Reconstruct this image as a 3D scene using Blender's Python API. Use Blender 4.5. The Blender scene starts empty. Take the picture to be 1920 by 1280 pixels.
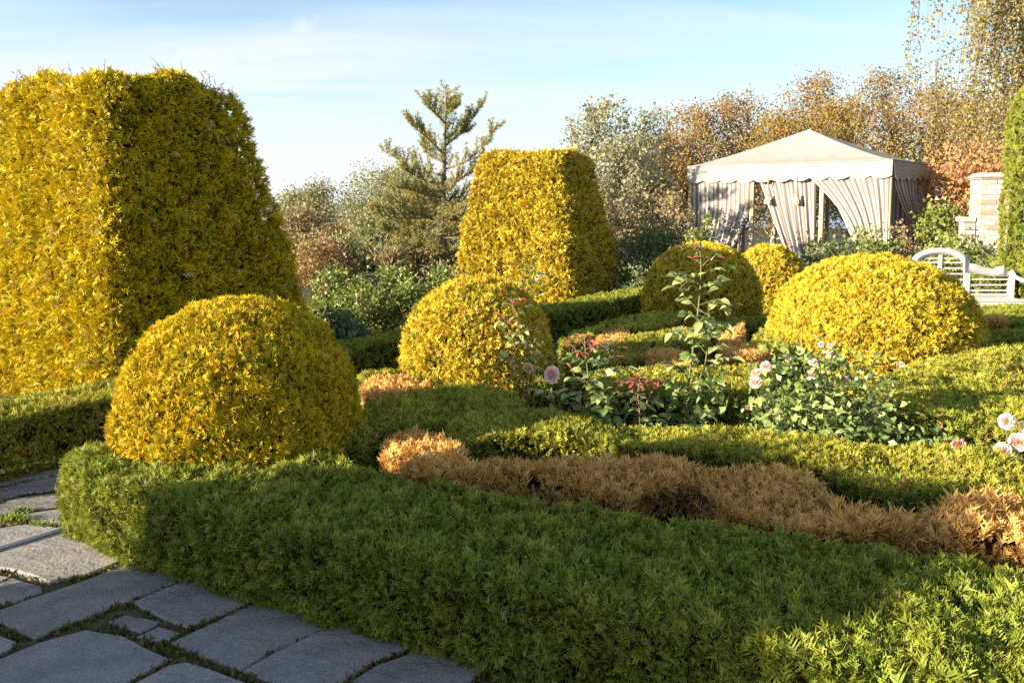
import bpy, bmesh, math, random
import numpy as np
from mathutils import Vector, Matrix
from mathutils.geometry import tessellate_polygon

SC = bpy.context.scene
COL = SC.collection
R = math.radians
rng = np.random.default_rng(7)
random.seed(7)

# ------------------------------------------------------------------ camera
F = 1493.0                      # focal length in photo pixels (1920 wide)
PITCH = R(5.0)
YC = 513.0                      # optical axis row in the photo (the picture is a crop)
H = 1.70
cam = bpy.data.cameras.new('camera')
cam.sensor_width = 36.0
cam.lens = F / 1920 * 36.0
cam.shift_y = -(640 - YC) / 1920
cam.clip_start = 0.05
cam.clip_end = 12000
camo = bpy.data.objects.new('camera', cam)
COL.objects.link(camo)
camo.location = (0, 0, H)
camo.rotation_euler = (R(90) - PITCH, 0, 0)
SC.camera = camo

# ------------------------------------------------------------------ light
SUN_A = R(21.5)                 # light travels to the right and this much away from the camera
SUN_E = R(14.5)
light_dir = Vector((math.cos(SUN_A) * math.cos(SUN_E), math.sin(SUN_A) * math.cos(SUN_E), -math.sin(SUN_E)))
sun = bpy.data.lights.new('sun', 'SUN')
sun.energy = 5.0
sun.angle = R(0.53)
sun.color = (1.0, 0.85, 0.64)
suno = bpy.data.objects.new('sun', sun)
COL.objects.link(suno)
suno.rotation_euler = (-light_dir).to_track_quat('Z', 'Y').to_euler()

world = bpy.data.worlds.new('World')
SC.world = world
world.use_nodes = True
wt = world.node_tree
wt.nodes.clear()
def wn(t, **k):
    n = wt.nodes.new(t)
    for a, b in k.items(): setattr(n, a, b)
    return n
wl = wt.links.new
sky = wn('ShaderNodeTexSky', sky_type='NISHITA')
sky.sun_disc = False
sky.sun_elevation = SUN_E
sky.sun_rotation = math.atan2(-light_dir.x, -light_dir.y) % (2 * math.pi)
sky.air_density = 1.0
sky.dust_density = 0.3
sky.ozone_density = 2.0
tc = wn('ShaderNodeTexCoord')
sep = wn('ShaderNodeSeparateXYZ'); wl(tc.outputs['Generated'], sep.inputs[0])
def wmath(op, a, b=None, c=None):
    n = wn('ShaderNodeMath', operation=op)
    for i, v in enumerate((a, b, c)):
        if v is None: continue
        if isinstance(v, (int, float)): n.inputs[i].default_value = v
        else: wl(v, n.inputs[i])
    return n.outputs[0]
zz = wmath('ADD', wmath('MAXIMUM', sep.outputs[2], 0.0), 0.06)
cu = wmath('DIVIDE', sep.outputs[0], zz)
cv = wmath('DIVIDE', sep.outputs[1], zz)
comb = wn('ShaderNodeCombineXYZ'); wl(cu, comb.inputs[0]); wl(cv, comb.inputs[1])
mp = wn('ShaderNodeMapping'); wl(comb.outputs[0], mp.inputs[0])
mp.inputs['Rotation'].default_value = (0, 0, R(24)); mp.inputs['Scale'].default_value = (0.22, 0.75, 1)
mp.inputs['Location'].default_value = (3.1, 0.4, 0)
nz = wn('ShaderNodeTexNoise'); wl(mp.outputs[0], nz.inputs['Vector'])
nz.inputs['Scale'].default_value = 1.0; nz.inputs['Detail'].default_value = 7; nz.inputs['Roughness'].default_value = 0.55
nz.inputs['Distortion'].default_value = 0.5
cr = wn('ShaderNodeMapRange'); wl(nz.outputs[0], cr.inputs[0])
cr.inputs[1].default_value = 0.46; cr.inputs[2].default_value = 0.70; cr.inputs[3].default_value = 0.0; cr.inputs[4].default_value = 0.75
# thin veil of cirrus: paler towards the horizon
hz = wn('ShaderNodeMapRange'); wl(sep.outputs[2], hz.inputs[0])
hz.inputs[1].default_value = 0.0; hz.inputs[2].default_value = 0.24; hz.inputs[3].default_value = 0.85; hz.inputs[4].default_value = 0.0
mx0 = wmath('MINIMUM', wmath('ADD', cr.outputs[0], hz.outputs[0]), 0.92)
# one brighter plume of cloud, high to the left of the view
def plume(ax, az, wx, wz, slant):
    az_ = wmath('ARCTAN2', sep.outputs[0], sep.outputs[1])
    dx = wmath('SUBTRACT', az_, ax)
    el = wmath('SUBTRACT', sep.outputs[2], az)
    el = wmath('SUBTRACT', el, wmath('MULTIPLY', dx, slant))
    n2 = wn('ShaderNodeTexNoise'); wl(tc.outputs['Generated'], n2.inputs['Vector'])
    n2.inputs['Scale'].default_value = 14.0; n2.inputs['Detail'].default_value = 6
    wob = wmath('MULTIPLY', wmath('SUBTRACT', n2.outputs[0], 0.5), 2.4)
    q = wmath('ADD', wmath('POWER', wmath('ABSOLUTE', wmath('DIVIDE', dx, wx)), 2.0), wmath('POWER', wmath('ABSOLUTE', wmath('DIVIDE', el, wz)), 2.0))
    q = wmath('SUBTRACT', 1.0, q)
    q = wmath('ADD', q, wob)
    m = wn('ShaderNodeMapRange', interpolation_type='SMOOTHSTEP'); wl(q, m.inputs[0])
    m.inputs[1].default_value = -0.2; m.inputs[2].default_value = 1.0; m.inputs[3].default_value = 0.0; m.inputs[4].default_value = 0.95
    return m.outputs[0]
pl = plume(-0.335, 0.166, 0.13, 0.036, 0.36)
pl2 = plume(-0.19, 0.066, 0.030, 0.006, 0.0)
mx1 = wmath('MAXIMUM', mx0, wmath('MAXIMUM', pl, pl2))
mixc = wn('ShaderNodeMix', data_type='RGBA')
wl(mx1, mixc.inputs[0]); wl(sky.outputs[0], mixc.inputs[6])
mixc.inputs[7].default_value = (3.6, 3.85, 4.15, 1)
bg = wn('ShaderNodeBackground'); wl(mixc.outputs[2], bg.inputs[0])
bg.inputs[1].default_value = 0.080
wo = wn('ShaderNodeOutputWorld'); wl(bg.outputs[0], wo.inputs[0])

SC.view_settings.view_transform = 'Standard'
SC.view_settings.look = 'None'
SC.view_settings.gamma = 1.0
SC.view_settings.use_curve_mapping = False
SC.view_settings.exposure = 1.72
SC.render.engine = 'CYCLES'
SC.cycles.max_bounces = 6
SC.cycles.diffuse_bounces = 3
SC.cycles.transmission_bounces = 4
SC.cycles.transparent_max_bounces = 4
SC.cycles.use_fast_gi = False
SC.cycles.use_denoising = False
SC.cycles.sample_clamp_indirect = 4.0

# ------------------------------------------------------------------ photo pixel -> place
sp_, cp_ = math.sin(PITCH), math.cos(PITCH)
def ray(px, py):
    u = (px - 960) / F; v = (py - YC) / F
    return u, cp_ - v * sp_, -sp_ - v * cp_
def onz(px, py, z=0.0):
    x, y, d = ray(px, py); t = (z - H) / d
    return (x * t, y * t)
def aty(px, py, Y):
    x, y, d = ray(px, py); t = Y / y
    return Vector((x * t, Y, H + d * t))

# ------------------------------------------------------------------ object helpers
def tag(o, label=None, cat=None, group=None, kind=None):
    if label: o['label'] = label
    if cat: o['category'] = cat
    if group: o['group'] = group
    if kind: o['kind'] = kind
    return o
def thing(name, loc, label, cat, group=None, rz=0.0):
    o = bpy.data.objects.new(name, None); COL.objects.link(o)
    o.location = loc; o.rotation_euler = (0, 0, rz)
    o.empty_display_size = 0.1
    return tag(o, label, cat, group)
def link(name, me, parent=None, loc=None, rot=None, scale=None):
    o = bpy.data.objects.new(name, me); COL.objects.link(o)
    if parent: o.parent = parent
    if loc is not None: o.location = loc
    if rot is not None: o.rotation_euler = rot
    if scale is not None: o.scale = scale
    return o
def np_mesh(name, V, Q, mat, attrs=None, smooth=False, uv=None):
    """V (n,3); Q (m,k) faces of one size"""
    V = np.asarray(V, np.float32); Q = np.asarray(Q, np.int32)
    me = bpy.data.meshes.new(name)
    m, k = Q.shape
    me.vertices.add(len(V)); me.vertices.foreach_set('co', V.ravel())
    me.loops.add(m * k); me.loops.foreach_set('vertex_index', Q.ravel())
    me.polygons.add(m); me.polygons.foreach_set('loop_start', np.arange(0, m * k, k, dtype=np.int32))
    if smooth: me.polygons.foreach_set('use_smooth', np.ones(m, bool))
    if attrs:
        for an, av in attrs.items():
            a = me.attributes.new(an, 'FLOAT', 'POINT'); a.data.foreach_set('value', np.asarray(av, np.float32))
    if uv is not None:
        l = me.uv_layers.new(name='UVMap'); l.data.foreach_set('uv', np.asarray(uv, np.float32)[Q.ravel()].ravel())
    me.update(calc_edges=True)
    if mat: me.materials.append(mat)
    return me
def py_mesh(name, V, Fc, mat, smooth=False):
    me = bpy.data.meshes.new(name); me.from_pydata([tuple(v) for v in V], [], Fc)
    if smooth: me.polygons.foreach_set('use_smooth', np.ones(len(me.polygons), bool))
    me.update()
    if mat: me.materials.append(mat)
    return me
def bm_mesh(name, bm, mat, smooth=False):
    me = bpy.data.meshes.new(name); bm.to_mesh(me); bm.free()
    if smooth: me.polygons.foreach_set('use_smooth', np.ones(len(me.polygons), bool))
    if mat: me.materials.append(mat)
    return me
def box(bm, lo, hi, bevel=0.0, M=None):
    r = bmesh.ops.create_cube(bm, size=1.0)
    vs = r['verts']
    c = [(a + b) / 2 for a, b in zip(lo, hi)]; s = [abs(b - a) for a, b in zip(lo, hi)]
    for v in vs: v.co = Vector((c[0] + v.co.x * s[0], c[1] + v.co.y * s[1], c[2] + v.co.z * s[2]))
    if bevel:
        es = list({e for v in vs for e in v.link_edges})
        r2 = bmesh.ops.bevel(bm, geom=es, offset=bevel, segments=1, affect='EDGES')
        vs = [v for v in set(r2['verts']) | {v for v in vs if v.is_valid}]
    if M is not None:
        for v in vs: v.co = M @ v.co
    return vs
def tube(pts, rad, n=6, closed_tip=True):
    """returns V, Q (quads) of a tube along pts with radius list"""
    P = np.array([tuple(p) for p in pts], float); m = len(P)
    rad = np.broadcast_to(np.asarray(rad, float), (m,))
    T = np.gradient(P, axis=0); T /= np.linalg.norm(T, axis=1, keepdims=True) + 1e-9
    up = np.array([0.31, 0.17, 0.93])
    A = np.cross(T, up); A /= np.linalg.norm(A, axis=1, keepdims=True) + 1e-9
    B = np.cross(T, A)
    th = np.linspace(0, 2 * math.pi, n, endpoint=False)
    V = P[:, None, :] + rad[:, None, None] * (np.cos(th)[None, :, None] * A[:, None, :] + np.sin(th)[None, :, None] * B[:, None, :])
    V = V.reshape(-1, 3)
    i = np.arange(m - 1)[:, None] * n; j = np.arange(n)[None, :]; jn = (j + 1) % n
    Q = np.stack([i + j, i + jn, i + n + jn, i + n + j], -1).reshape(-1, 4)
    return V, Q
class Geo:
    def __init__(s): s.V = []; s.Q = []; s.n = 0; s.A = {}
    def add(s, V, Q, **at):
        s.V.append(V); s.Q.append(np.asarray(Q) + s.n); s.n += len(V)
        for k, v in at.items(): s.A.setdefault(k, []).append(np.broadcast_to(v, (len(V),)))
    def mesh(s, name, mat, smooth=False):
        return np_mesh(name, np.concatenate(s.V), np.concatenate(s.Q), mat, {k: np.concatenate(v) for k, v in s.A.items()}, smooth)

# ------------------------------------------------------------------ materials
def mat_nodes(name):
    m = bpy.data.materials.new(name); m.use_nodes = True
    nt = m.node_tree; nt.nodes.clear()
    out = nt.nodes.new('ShaderNodeOutputMaterial')
    return m, nt, out
def N(nt, t, **k):
    n = nt.nodes.new(t)
    for a, b in k.items(): setattr(n, a, b)
    return n
def ramp(nt, src, stops):
    r = N(nt, 'ShaderNodeValToRGB')
    el = r.color_ramp.elements
    while len(el) < len(stops): el.new(0.5)
    for e, (p, c) in zip(el, stops): e.position = p; e.color = (*c, 1)
    nt.links.new(src, r.inputs[0]); return r.outputs[0]
def nmath(nt, op, a, b=None):
    n = N(nt, 'ShaderNodeMath', operation=op)
    for i, v in enumerate((a, b)):
        if v is None: continue
        if isinstance(v, (int, float)): n.inputs[i].default_value = v
        else: nt.links.new(v, n.inputs[i])
    return n.outputs[0]
def leaf_mat(name, base, tip, alt=None, alt_amt=0.5, alt_scale=3.0, transl=0.3, rough=0.6, spec=0.25, dead=None, dead_from=0.93, tipw=0.6):
    """foliage: colour runs from twig base to growing tip, each spray varies, patches of another pigment"""
    m, nt, out = mat_nodes(name)
    at = N(nt, 'ShaderNodeAttribute', attribute_name='tip'); ar = N(nt, 'ShaderNodeAttribute', attribute_name='rnd')
    f = nmath(nt, 'ADD', nmath(nt, 'MULTIPLY', at.outputs['Fac'], tipw), nmath(nt, 'MULTIPLY', ar.outputs['Fac'], 1 - tipw))
    stops = [(0.05, base), (0.9, tip)]
    c = ramp(nt, f, stops)
    if alt:
        g = N(nt, 'ShaderNodeTexCoord')
        nz = N(nt, 'ShaderNodeTexNoise'); nz.inputs['Scale'].default_value = alt_scale; nz.inputs['Detail'].default_value = 4
        nt.links.new(g.outputs['Object'], nz.inputs['Vector'])
        mr = N(nt, 'ShaderNodeMapRange'); nt.links.new(nz.outputs[0], mr.inputs[0])
        mr.inputs[1].default_value = 0.40; mr.inputs[2].default_value = 0.68; mr.inputs[3].default_value = 0; mr.inputs[4].default_value = alt_amt
        mx = N(nt, 'ShaderNodeMix', data_type='RGBA'); nt.links.new(mr.outputs[0], mx.inputs[0]); nt.links.new(c, mx.inputs[6])
        mx.inputs[7].default_value = (*alt, 1); c = mx.outputs[2]
    if dead:
        mr = N(nt, 'ShaderNodeMapRange'); nt.links.new(ar.outputs['Fac'], mr.inputs[0])
        mr.inputs[1].default_value = dead_from; mr.inputs[2].default_value = dead_from + 0.02
        mx = N(nt, 'ShaderNodeMix', data_type='RGBA'); nt.links.new(mr.outputs[0], mx.inputs[0]); nt.links.new(c, mx.inputs[6])
        mx.inputs[7].default_value = (*dead, 1); c = mx.outputs[2]
    bs = N(nt, 'ShaderNodeBsdfPrincipled'); nt.links.new(c, bs.inputs['Base Color'])
    bs.inputs['Roughness'].default_value = rough; bs.inputs['Specular IOR Level'].default_value = spec
    tr = N(nt, 'ShaderNodeBsdfTranslucent'); nt.links.new(c, tr.inputs['Color'])
    ms = N(nt, 'ShaderNodeMixShader'); ms.inputs[0].default_value = transl
    nt.links.new(bs.outputs[0], ms.inputs[1]); nt.links.new(tr.outputs[0], ms.inputs[2]); nt.links.new(ms.outputs[0], out.inputs[0])
    return m
def plain_mat(name, c1, c2=None, scale=8.0, rough=0.8, bump=0.0, bscale=30.0, spec=0.3, detail=6, stretch=None, metallic=0.0):
    m, nt, out = mat_nodes(name)
    bs = N(nt, 'ShaderNodeBsdfPrincipled'); bs.inputs['Roughness'].default_value = rough
    bs.inputs['Specular IOR Level'].default_value = spec; bs.inputs['Metallic'].default_value = metallic
    g = N(nt, 'ShaderNodeTexCoord'); vec = g.outputs['Object']
    if stretch:
        mp = N(nt, 'ShaderNodeMapping'); mp.inputs['Scale'].default_value = stretch; nt.links.new(vec, mp.inputs[0]); vec = mp.outputs[0]
    if c2 is None: bs.inputs['Base Color'].default_value = (*c1, 1)
    else:
        nz = N(nt, 'ShaderNodeTexNoise'); nz.inputs['Scale'].default_value = scale; nz.inputs['Detail'].default_value = detail
        nz.inputs['Roughness'].default_value = 0.65
        nt.links.new(vec, nz.inputs['Vector'])
        nt.links.new(ramp(nt, nz.outputs[0], [(0.3, c1), (0.7, c2)]), bs.inputs['Base Color'])
    if bump:
        n2 = N(nt, 'ShaderNodeTexNoise'); n2.inputs['Scale'].default_value = bscale; n2.inputs['Detail'].default_value = 8
        nt.links.new(vec, n2.inputs['Vector'])
        bp = N(nt, 'ShaderNodeBump'); bp.inputs['Strength'].default_value = bump; bp.inputs['Distance'].default_value = 0.02
        nt.links.new(n2.outputs[0], bp.inputs['Height']); nt.links.new(bp.outputs[0], bs.inputs['Normal'])
    nt.links.new(bs.outputs[0], out.inputs[0])
    return m

M = {}
M['gold'] = leaf_mat('golden_thuja', (0.10, 0.095, 0.009), (0.82, 0.575, 0.020), alt=(0.40, 0.38, 0.02), alt_amt=0.45, alt_scale=7, transl=0.14, spec=0.12, dead=(0.55, 0.30, 0.09), dead_from=0.965, tipw=.72)
M['gold_big'] = leaf_mat('golden_thuja_block', (0.07, 0.090, 0.010), (0.84, 0.60, 0.016), alt=(0.26, 0.31, 0.022), alt_amt=0.38, alt_scale=7, transl=0.14, spec=0.12, dead=(0.60, 0.45, 0.20), dead_from=0.95, tipw=.72)
M['gold_far'] = leaf_mat('golden_thuja_pale', (0.13, 0.12, 0.012), (0.80, 0.575, 0.045), alt=(0.46, 0.42, 0.04), alt_amt=0.45, alt_scale=6, transl=0.14, spec=0.12, dead=(0.70, 0.45, 0.18), dead_from=0.95, tipw=.72)
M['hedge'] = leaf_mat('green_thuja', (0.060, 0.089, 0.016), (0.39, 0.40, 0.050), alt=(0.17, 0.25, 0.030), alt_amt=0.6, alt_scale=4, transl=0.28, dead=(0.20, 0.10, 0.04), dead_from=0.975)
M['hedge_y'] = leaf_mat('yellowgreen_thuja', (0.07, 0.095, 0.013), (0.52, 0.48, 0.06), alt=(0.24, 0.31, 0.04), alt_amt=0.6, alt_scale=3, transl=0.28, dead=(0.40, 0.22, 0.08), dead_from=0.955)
M['brown'] = leaf_mat('scorched_thuja', (0.29, 0.155, 0.040), (0.90, 0.55, 0.165), alt=(0.56, 0.31, 0.08), alt_amt=0.6, alt_scale=5, transl=0.25)
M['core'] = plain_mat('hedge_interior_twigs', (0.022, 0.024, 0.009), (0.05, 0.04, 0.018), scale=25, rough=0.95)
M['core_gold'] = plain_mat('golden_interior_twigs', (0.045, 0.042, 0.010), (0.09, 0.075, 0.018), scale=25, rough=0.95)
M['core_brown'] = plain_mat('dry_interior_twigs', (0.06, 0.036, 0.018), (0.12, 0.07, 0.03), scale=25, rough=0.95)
M['bark'] = plain_mat('grey_brown_bark', (0.10, 0.08, 0.06), (0.22, 0.18, 0.14), scale=14, rough=0.9, bump=0.6, stretch=(1, 1, 0.3))
M['bark_pale'] = plain_mat('pale_birch_bark', (0.24, 0.20, 0.17), (0.55, 0.50, 0.45), scale=9, rough=0.8, stretch=(1, 1, 2.0))
M['stem'] = plain_mat('rose_stem_bark', (0.10, 0.13, 0.04), (0.17, 0.14, 0.06), scale=12, rough=0.6)
M['stem_red'] = plain_mat('young_red_stem', (0.24, 0.09, 0.05), (0.20, 0.15, 0.06), scale=12, rough=0.5)
M['soil'] = plain_mat('garden_soil', (0.040, 0.032, 0.016), (0.075, 0.078, 0.030), scale=6, rough=0.95, bump=0.8, bscale=40)

# ------------------------------------------------------------------ foliage machinery
def spray_template(seed, blades=5, width=0.085, droop=0.25, stem=True):
    r = np.random.default_rng(seed)
    V = []; Q = []; T = []
    def blade(b, ang, L, w, lift):
        d = np.array([math.sin(ang), math.cos(ang), lift]); s = np.array([math.cos(ang), -math.sin(ang), 0])
        i = len(V); w = w * L ** 0.3
        V.extend([b - s * w, b + s * w + np.array([0, 0, w * .4]), b + d * L]); Q.append((i, i + 1, i + 2))
        t0 = min(1, abs(b[1])) * .7; t2 = min(1.0, b[1] + L * math.cos(ang) + 0.25)
        T.extend([t0, t0, t2])
    blade(np.zeros(3), r.uniform(-.1, .1), 1.0, width * 0.9, 0)
    for k in range(blades):
        y = 0.12 + 0.66 * k / max(1, blades - 1)
        for sgn in (-1, 1):
            b = np.array([0, y + r.uniform(-.05, .05), 0])
            blade(b, sgn * r.uniform(.45, .85), (0.62 - 0.38 * y) * r.uniform(.75, 1.25), width, r.uniform(-.25, .25))
    V = np.array(V); rr = (V[:, 0] ** 2 + V[:, 1] ** 2)
    V[:, 2] -= droop * rr
    return V, np.array(Q), np.array(T)
SPRAY_HI = [spray_template(s, 4, 0.060) for s in range(5)]
SPRAY_MD = [spray_template(10 + s, 3, 0.085) for s in range(5)]
SPRAY_FINE = [spray_template(30 + s, 4, 0.075, droop=0.18) for s in range(8)]
SPRAY_LO = [spray_template(20 + s, 2, 0.15) for s in range(4)]
def leaf_template(fold=0.15, w=0.32):
    V = np.array([[0, 0, 0], [w, .45, fold], [0, 1, -0.1], [-w, .45, fold]], float)
    return V, np.array([[0, 1, 2, 3]]), np.array([0.2, .6, 1, .6])
def leaf3(w, fold): return np.array([[-w, .12, 0], [w, .34, fold], [0, 1, -.08]], float), np.array([[0, 1, 2]]), np.array([.3, .6, 1])
LEAF3 = [leaf3(.42, .1), leaf3(.36, -.12), leaf3(.46, .2)]
NARROW3 = [leaf3(.17, .05), leaf3(.14, -.05)]
NEEDLE3 = [leaf3(.07, .02), leaf3(.08, -.02)]
LEAF = [leaf_template(), leaf_template(-.1, .26), leaf_template(.25, .36)]
NARROW = [leaf_template(.05, .12), leaf_template(-.05, .10)]
NEEDLE = [leaf_template(.02, .045), leaf_template(-.02, .055)]
def unit(a): return a / (np.linalg.norm(a, axis=-1, keepdims=True) + 1e-9)
def scatter(P, A, size, templates, r, name, mat, flat=None, rnd=None, flatw=1.5):
    """one foliage mesh: a template at each P with its long axis along A"""
    n = len(P); A = unit(A)
    S = r.normal(size=(n, 3))
    if flat is not None: S = S + np.cross(A, flat) * flatw       # fans lie roughly across this direction
    S = unit(S - A * (S * A).sum(1, keepdims=True)); B = np.cross(S, A)
    size = np.broadcast_to(size, (n,))
    if rnd is None: rnd = r.random(n)
    which = r.integers(0, len(templates), n)
    Vs = []; Qs = []; T = []; Rn = []; off = 0
    for k, (tv, tq, tt) in enumerate(templates):
        ix = np.nonzero(which == k)[0]
        if not len(ix): continue
        m = len(tv)
        v = P[ix, None, :] + size[ix, None, None] * (tv[None, :, 0:1] * S[ix, None, :] + tv[None, :, 1:2] * A[ix, None, :] + tv[None, :, 2:3] * B[ix, None, :])
        Vs.append(v.reshape(-1, 3))
        Qs.append((tq[None] + (np.arange(len(ix)) * m)[:, None, None] + off).reshape(-1, tq.shape[1])); off += m * len(ix)
        T.append(np.tile(tt, len(ix))); Rn.append(np.repeat(rnd[ix], m))
    return np_mesh(name, np.concatenate(Vs), np.concatenate(Qs), mat, {'tip': np.concatenate(T), 'rnd': np.concatenate(Rn)})
def noise3(P, sc, seed=0):
    """cheap smooth noise: a sum of sines in many directions and wavelengths"""
    r = np.random.default_rng(100 + seed); o = np.zeros(len(P))
    for k in range(14):
        w = r.normal(size=3); w = w / np.linalg.norm(w) * sc * r.uniform(.8, 2.6); o += np.sin(P @ w + r.uniform(0, 6.28))
    return o / 5.0
def sample_tris(V, T, density, r, cam_cull=True, origin=(0, 0, 0), back=0.10):
    a, b, c = V[T[:, 0]], V[T[:, 1]], V[T[:, 2]]
    nn = np.cross(b - a, c - a); ar = np.linalg.norm(nn, axis=1) / 2; nn = unit(nn)
    n = int(ar.sum() * density)
    ix = r.choice(len(T), n, p=ar / ar.sum())
    u = r.random((n, 1)); v = r.random((n, 1)); f = (u + v) > 1; u = np.where(f, 1 - u, u); v = np.where(f, 1 - v, v)
    P = a[ix] + u * (b[ix] - a[ix]) + v * (c[ix] - a[ix]); Nn = nn[ix]
    if cam_cull:
        toc = unit(np.array([0, 0, H]) - (P + np.array(origin)))
        keep = ((toc * Nn).sum(1) > -0.25) | (r.random(n) < back)
        P, Nn = P[keep], Nn[keep]
    return P, Nn
def clothe(root, V, T, density, size, templates, mat, seed, core_mat, origin, upw=0.55, rw=0.55, lump=0.02, lumpsc=6.0, part='foliage', depth=0.02, core_in=0.03, tuft=0.0, nout=0.55, flatw=1.2, face_in=0.0):
    """core + leaf sprays for a clipped plant whose surface is V, T (local coordinates)"""
    r = np.random.default_rng(seed)
    V = np.asarray(V, float); T = np.asarray(T)
    P, Nn = sample_tris(V, T, density, r, origin=origin)
    lum = noise3(P, lumpsc, seed)
    side = 1 - np.clip(Nn[:, 2], 0, 1)                     # clipped faces are shorn closer than the tops
    P = P + Nn * (lum * lump - depth * r.random(len(P)) ** 1.5 - face_in * side)[:, None]
    A = Nn * nout + np.array([0, 0, 1.0]) * upw * (0.5 + r.random((len(P), 1))) + r.normal(size=(len(P), 3)) * rw
    sz = size * (1 - 5.0 * face_in * side) * (0.6 + 0.7 * r.random(len(P))) * (1 + tuft * np.clip(noise3(P, lumpsc * 2.2, seed + 5), -0.3, 1))
    rnd = np.clip(0.5 + 0.32 * noise3(P, lumpsc * 1.7, seed + 9) + 0.30 * (r.random(len(P)) - 0.5) * 2, 0, 0.94)
    dd = r.random(len(P)) > 0.975; rnd = np.where(dd, 0.985, rnd)
    me = scatter(P - A * 0.0 - unit(A) * (sz * 0.45)[:, None], A, sz, templates, r, part, mat, rnd=rnd, flat=Nn, flatw=flatw)
    fo = link(part, me, root); fo['kind'] = 'stuff'
    cen = V.mean(0)
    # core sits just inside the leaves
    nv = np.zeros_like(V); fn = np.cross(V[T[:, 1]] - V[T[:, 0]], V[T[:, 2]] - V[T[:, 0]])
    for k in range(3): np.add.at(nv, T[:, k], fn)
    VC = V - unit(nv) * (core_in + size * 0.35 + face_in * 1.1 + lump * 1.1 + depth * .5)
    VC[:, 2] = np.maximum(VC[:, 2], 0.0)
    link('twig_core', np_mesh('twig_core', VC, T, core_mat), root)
    return fo

def whiskers(root, pts, seed, ln=.16, mat='bark'):
    r = np.random.default_rng(seed); g = Geo()
    for p in pts:
        d = unit(np.array([r.normal(0, .35), r.normal(0, .35), 1.0])); L = ln * r.uniform(.5, 1.3); p = np.array(p)
        V, Q = tube([p, p + d * L * .5 + r.normal(size=3) * .012, p + d * L + r.normal(size=3) * .03], [.0035, .0025, .0012], 3); g.add(V, Q)
        for k in range(3):
            q = p + d * L * r.uniform(.45, .95); e = unit(d + r.normal(size=3) * .7); V, Q = tube([q, q + e * L * .16, q + e * L * .30], [.002, .0016, .001], 3); g.add(V, Q)
    link('dry_shoots', g.mesh('dry_shoots', M[mat]), root)['kind'] = 'stuff'
# ---- surfaces
def chaikin(pts, n=2):
    P = np.array(pts, float)
    for _ in range(n):
        Qn = np.roll(P, -1, 0); P = np.stack([0.75 * P + 0.25 * Qn, 0.25 * P + 0.75 * Qn], 1).reshape(-1, 2)
    return P
def inset_poly(P, d):
    """move each vertex inward by d (P counter-clockwise)"""
    t = unit(np.roll(P, -1, 0) - np.roll(P, 1, 0)); nrm = np.stack([-t[:, 1], t[:, 0]], 1)
    return P + nrm * d
def area2(P): 
    x, y = P[:, 0], P[:, 1]; return 0.5 * (x * np.roll(y, -1) - y * np.roll(x, -1)).sum()
def hedge_surface(poly, h, bottom_in=0.05, rr=0.05, z0=0.0):
    P = np.array(poly, float)
    if area2(P) < 0: P = P[::-1]
    n = len(P)
    prof = [(bottom_in, z0 + 0.0), (0.01, z0 + 0.3 * h), (0.0, z0 + 0.6 * h), (0.01, z0 + h - rr), (rr * 0.35, z0 + h - rr * 0.3), (rr, z0 + h)]
    rings = [np.column_stack([inset_poly(P, d), np.full(n, z)]) for d, z in prof]
    V = np.concatenate(rings); T = []
    for k in range(len(rings) - 1):
        for i in range(n):
            j = (i + 1) % n; a, b, c, d = k * n + i, k * n + j, (k + 1) * n + j, (k + 1) * n + i
            T += [(a, b, c), (a, c, d)]
    top = rings[-1]; o = (len(rings) - 1) * n
    for t in tessellate_polygon([[Vector(p) for p in top]]):
        a, b, c = top[t[0]], top[t[1]], top[t[2]]
        tt = (t[0] + o, t[1] + o, t[2] + o)
        if np.cross(b - a, c - a)[2] < 0: tt = tt[::-1]
        T.append(tt)
    return V, np.array(T)
def loft(fn, nt=40, nz=16, cap=True):
    """fn(theta, t) -> xyz, t 0 bottom .. 1 top"""
    V = []; T = []
    for k in range(nz + 1):
        for i in range(nt): V.append(fn(2 * math.pi * i / nt, k / nz))
    for k in range(nz):
        for i in range(nt):
            j = (i + 1) % nt; a, b, c, d = k * nt + i, k * nt + j, (k + 1) * nt + j, (k + 1) * nt + i
            T += [(a, b, c), (a, c, d)]
    if cap:
        c = len(V); V.append(np.mean(V[-nt:], axis=0)); o = nz * nt
        for i in range(nt): T.append((o + i, o + (i + 1) % nt, c))
    return np.array(V), np.array(T)

# ================================================================== SETTING
UX, UY = 0.59, 0.81             # garden axis along the topiary row
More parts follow.
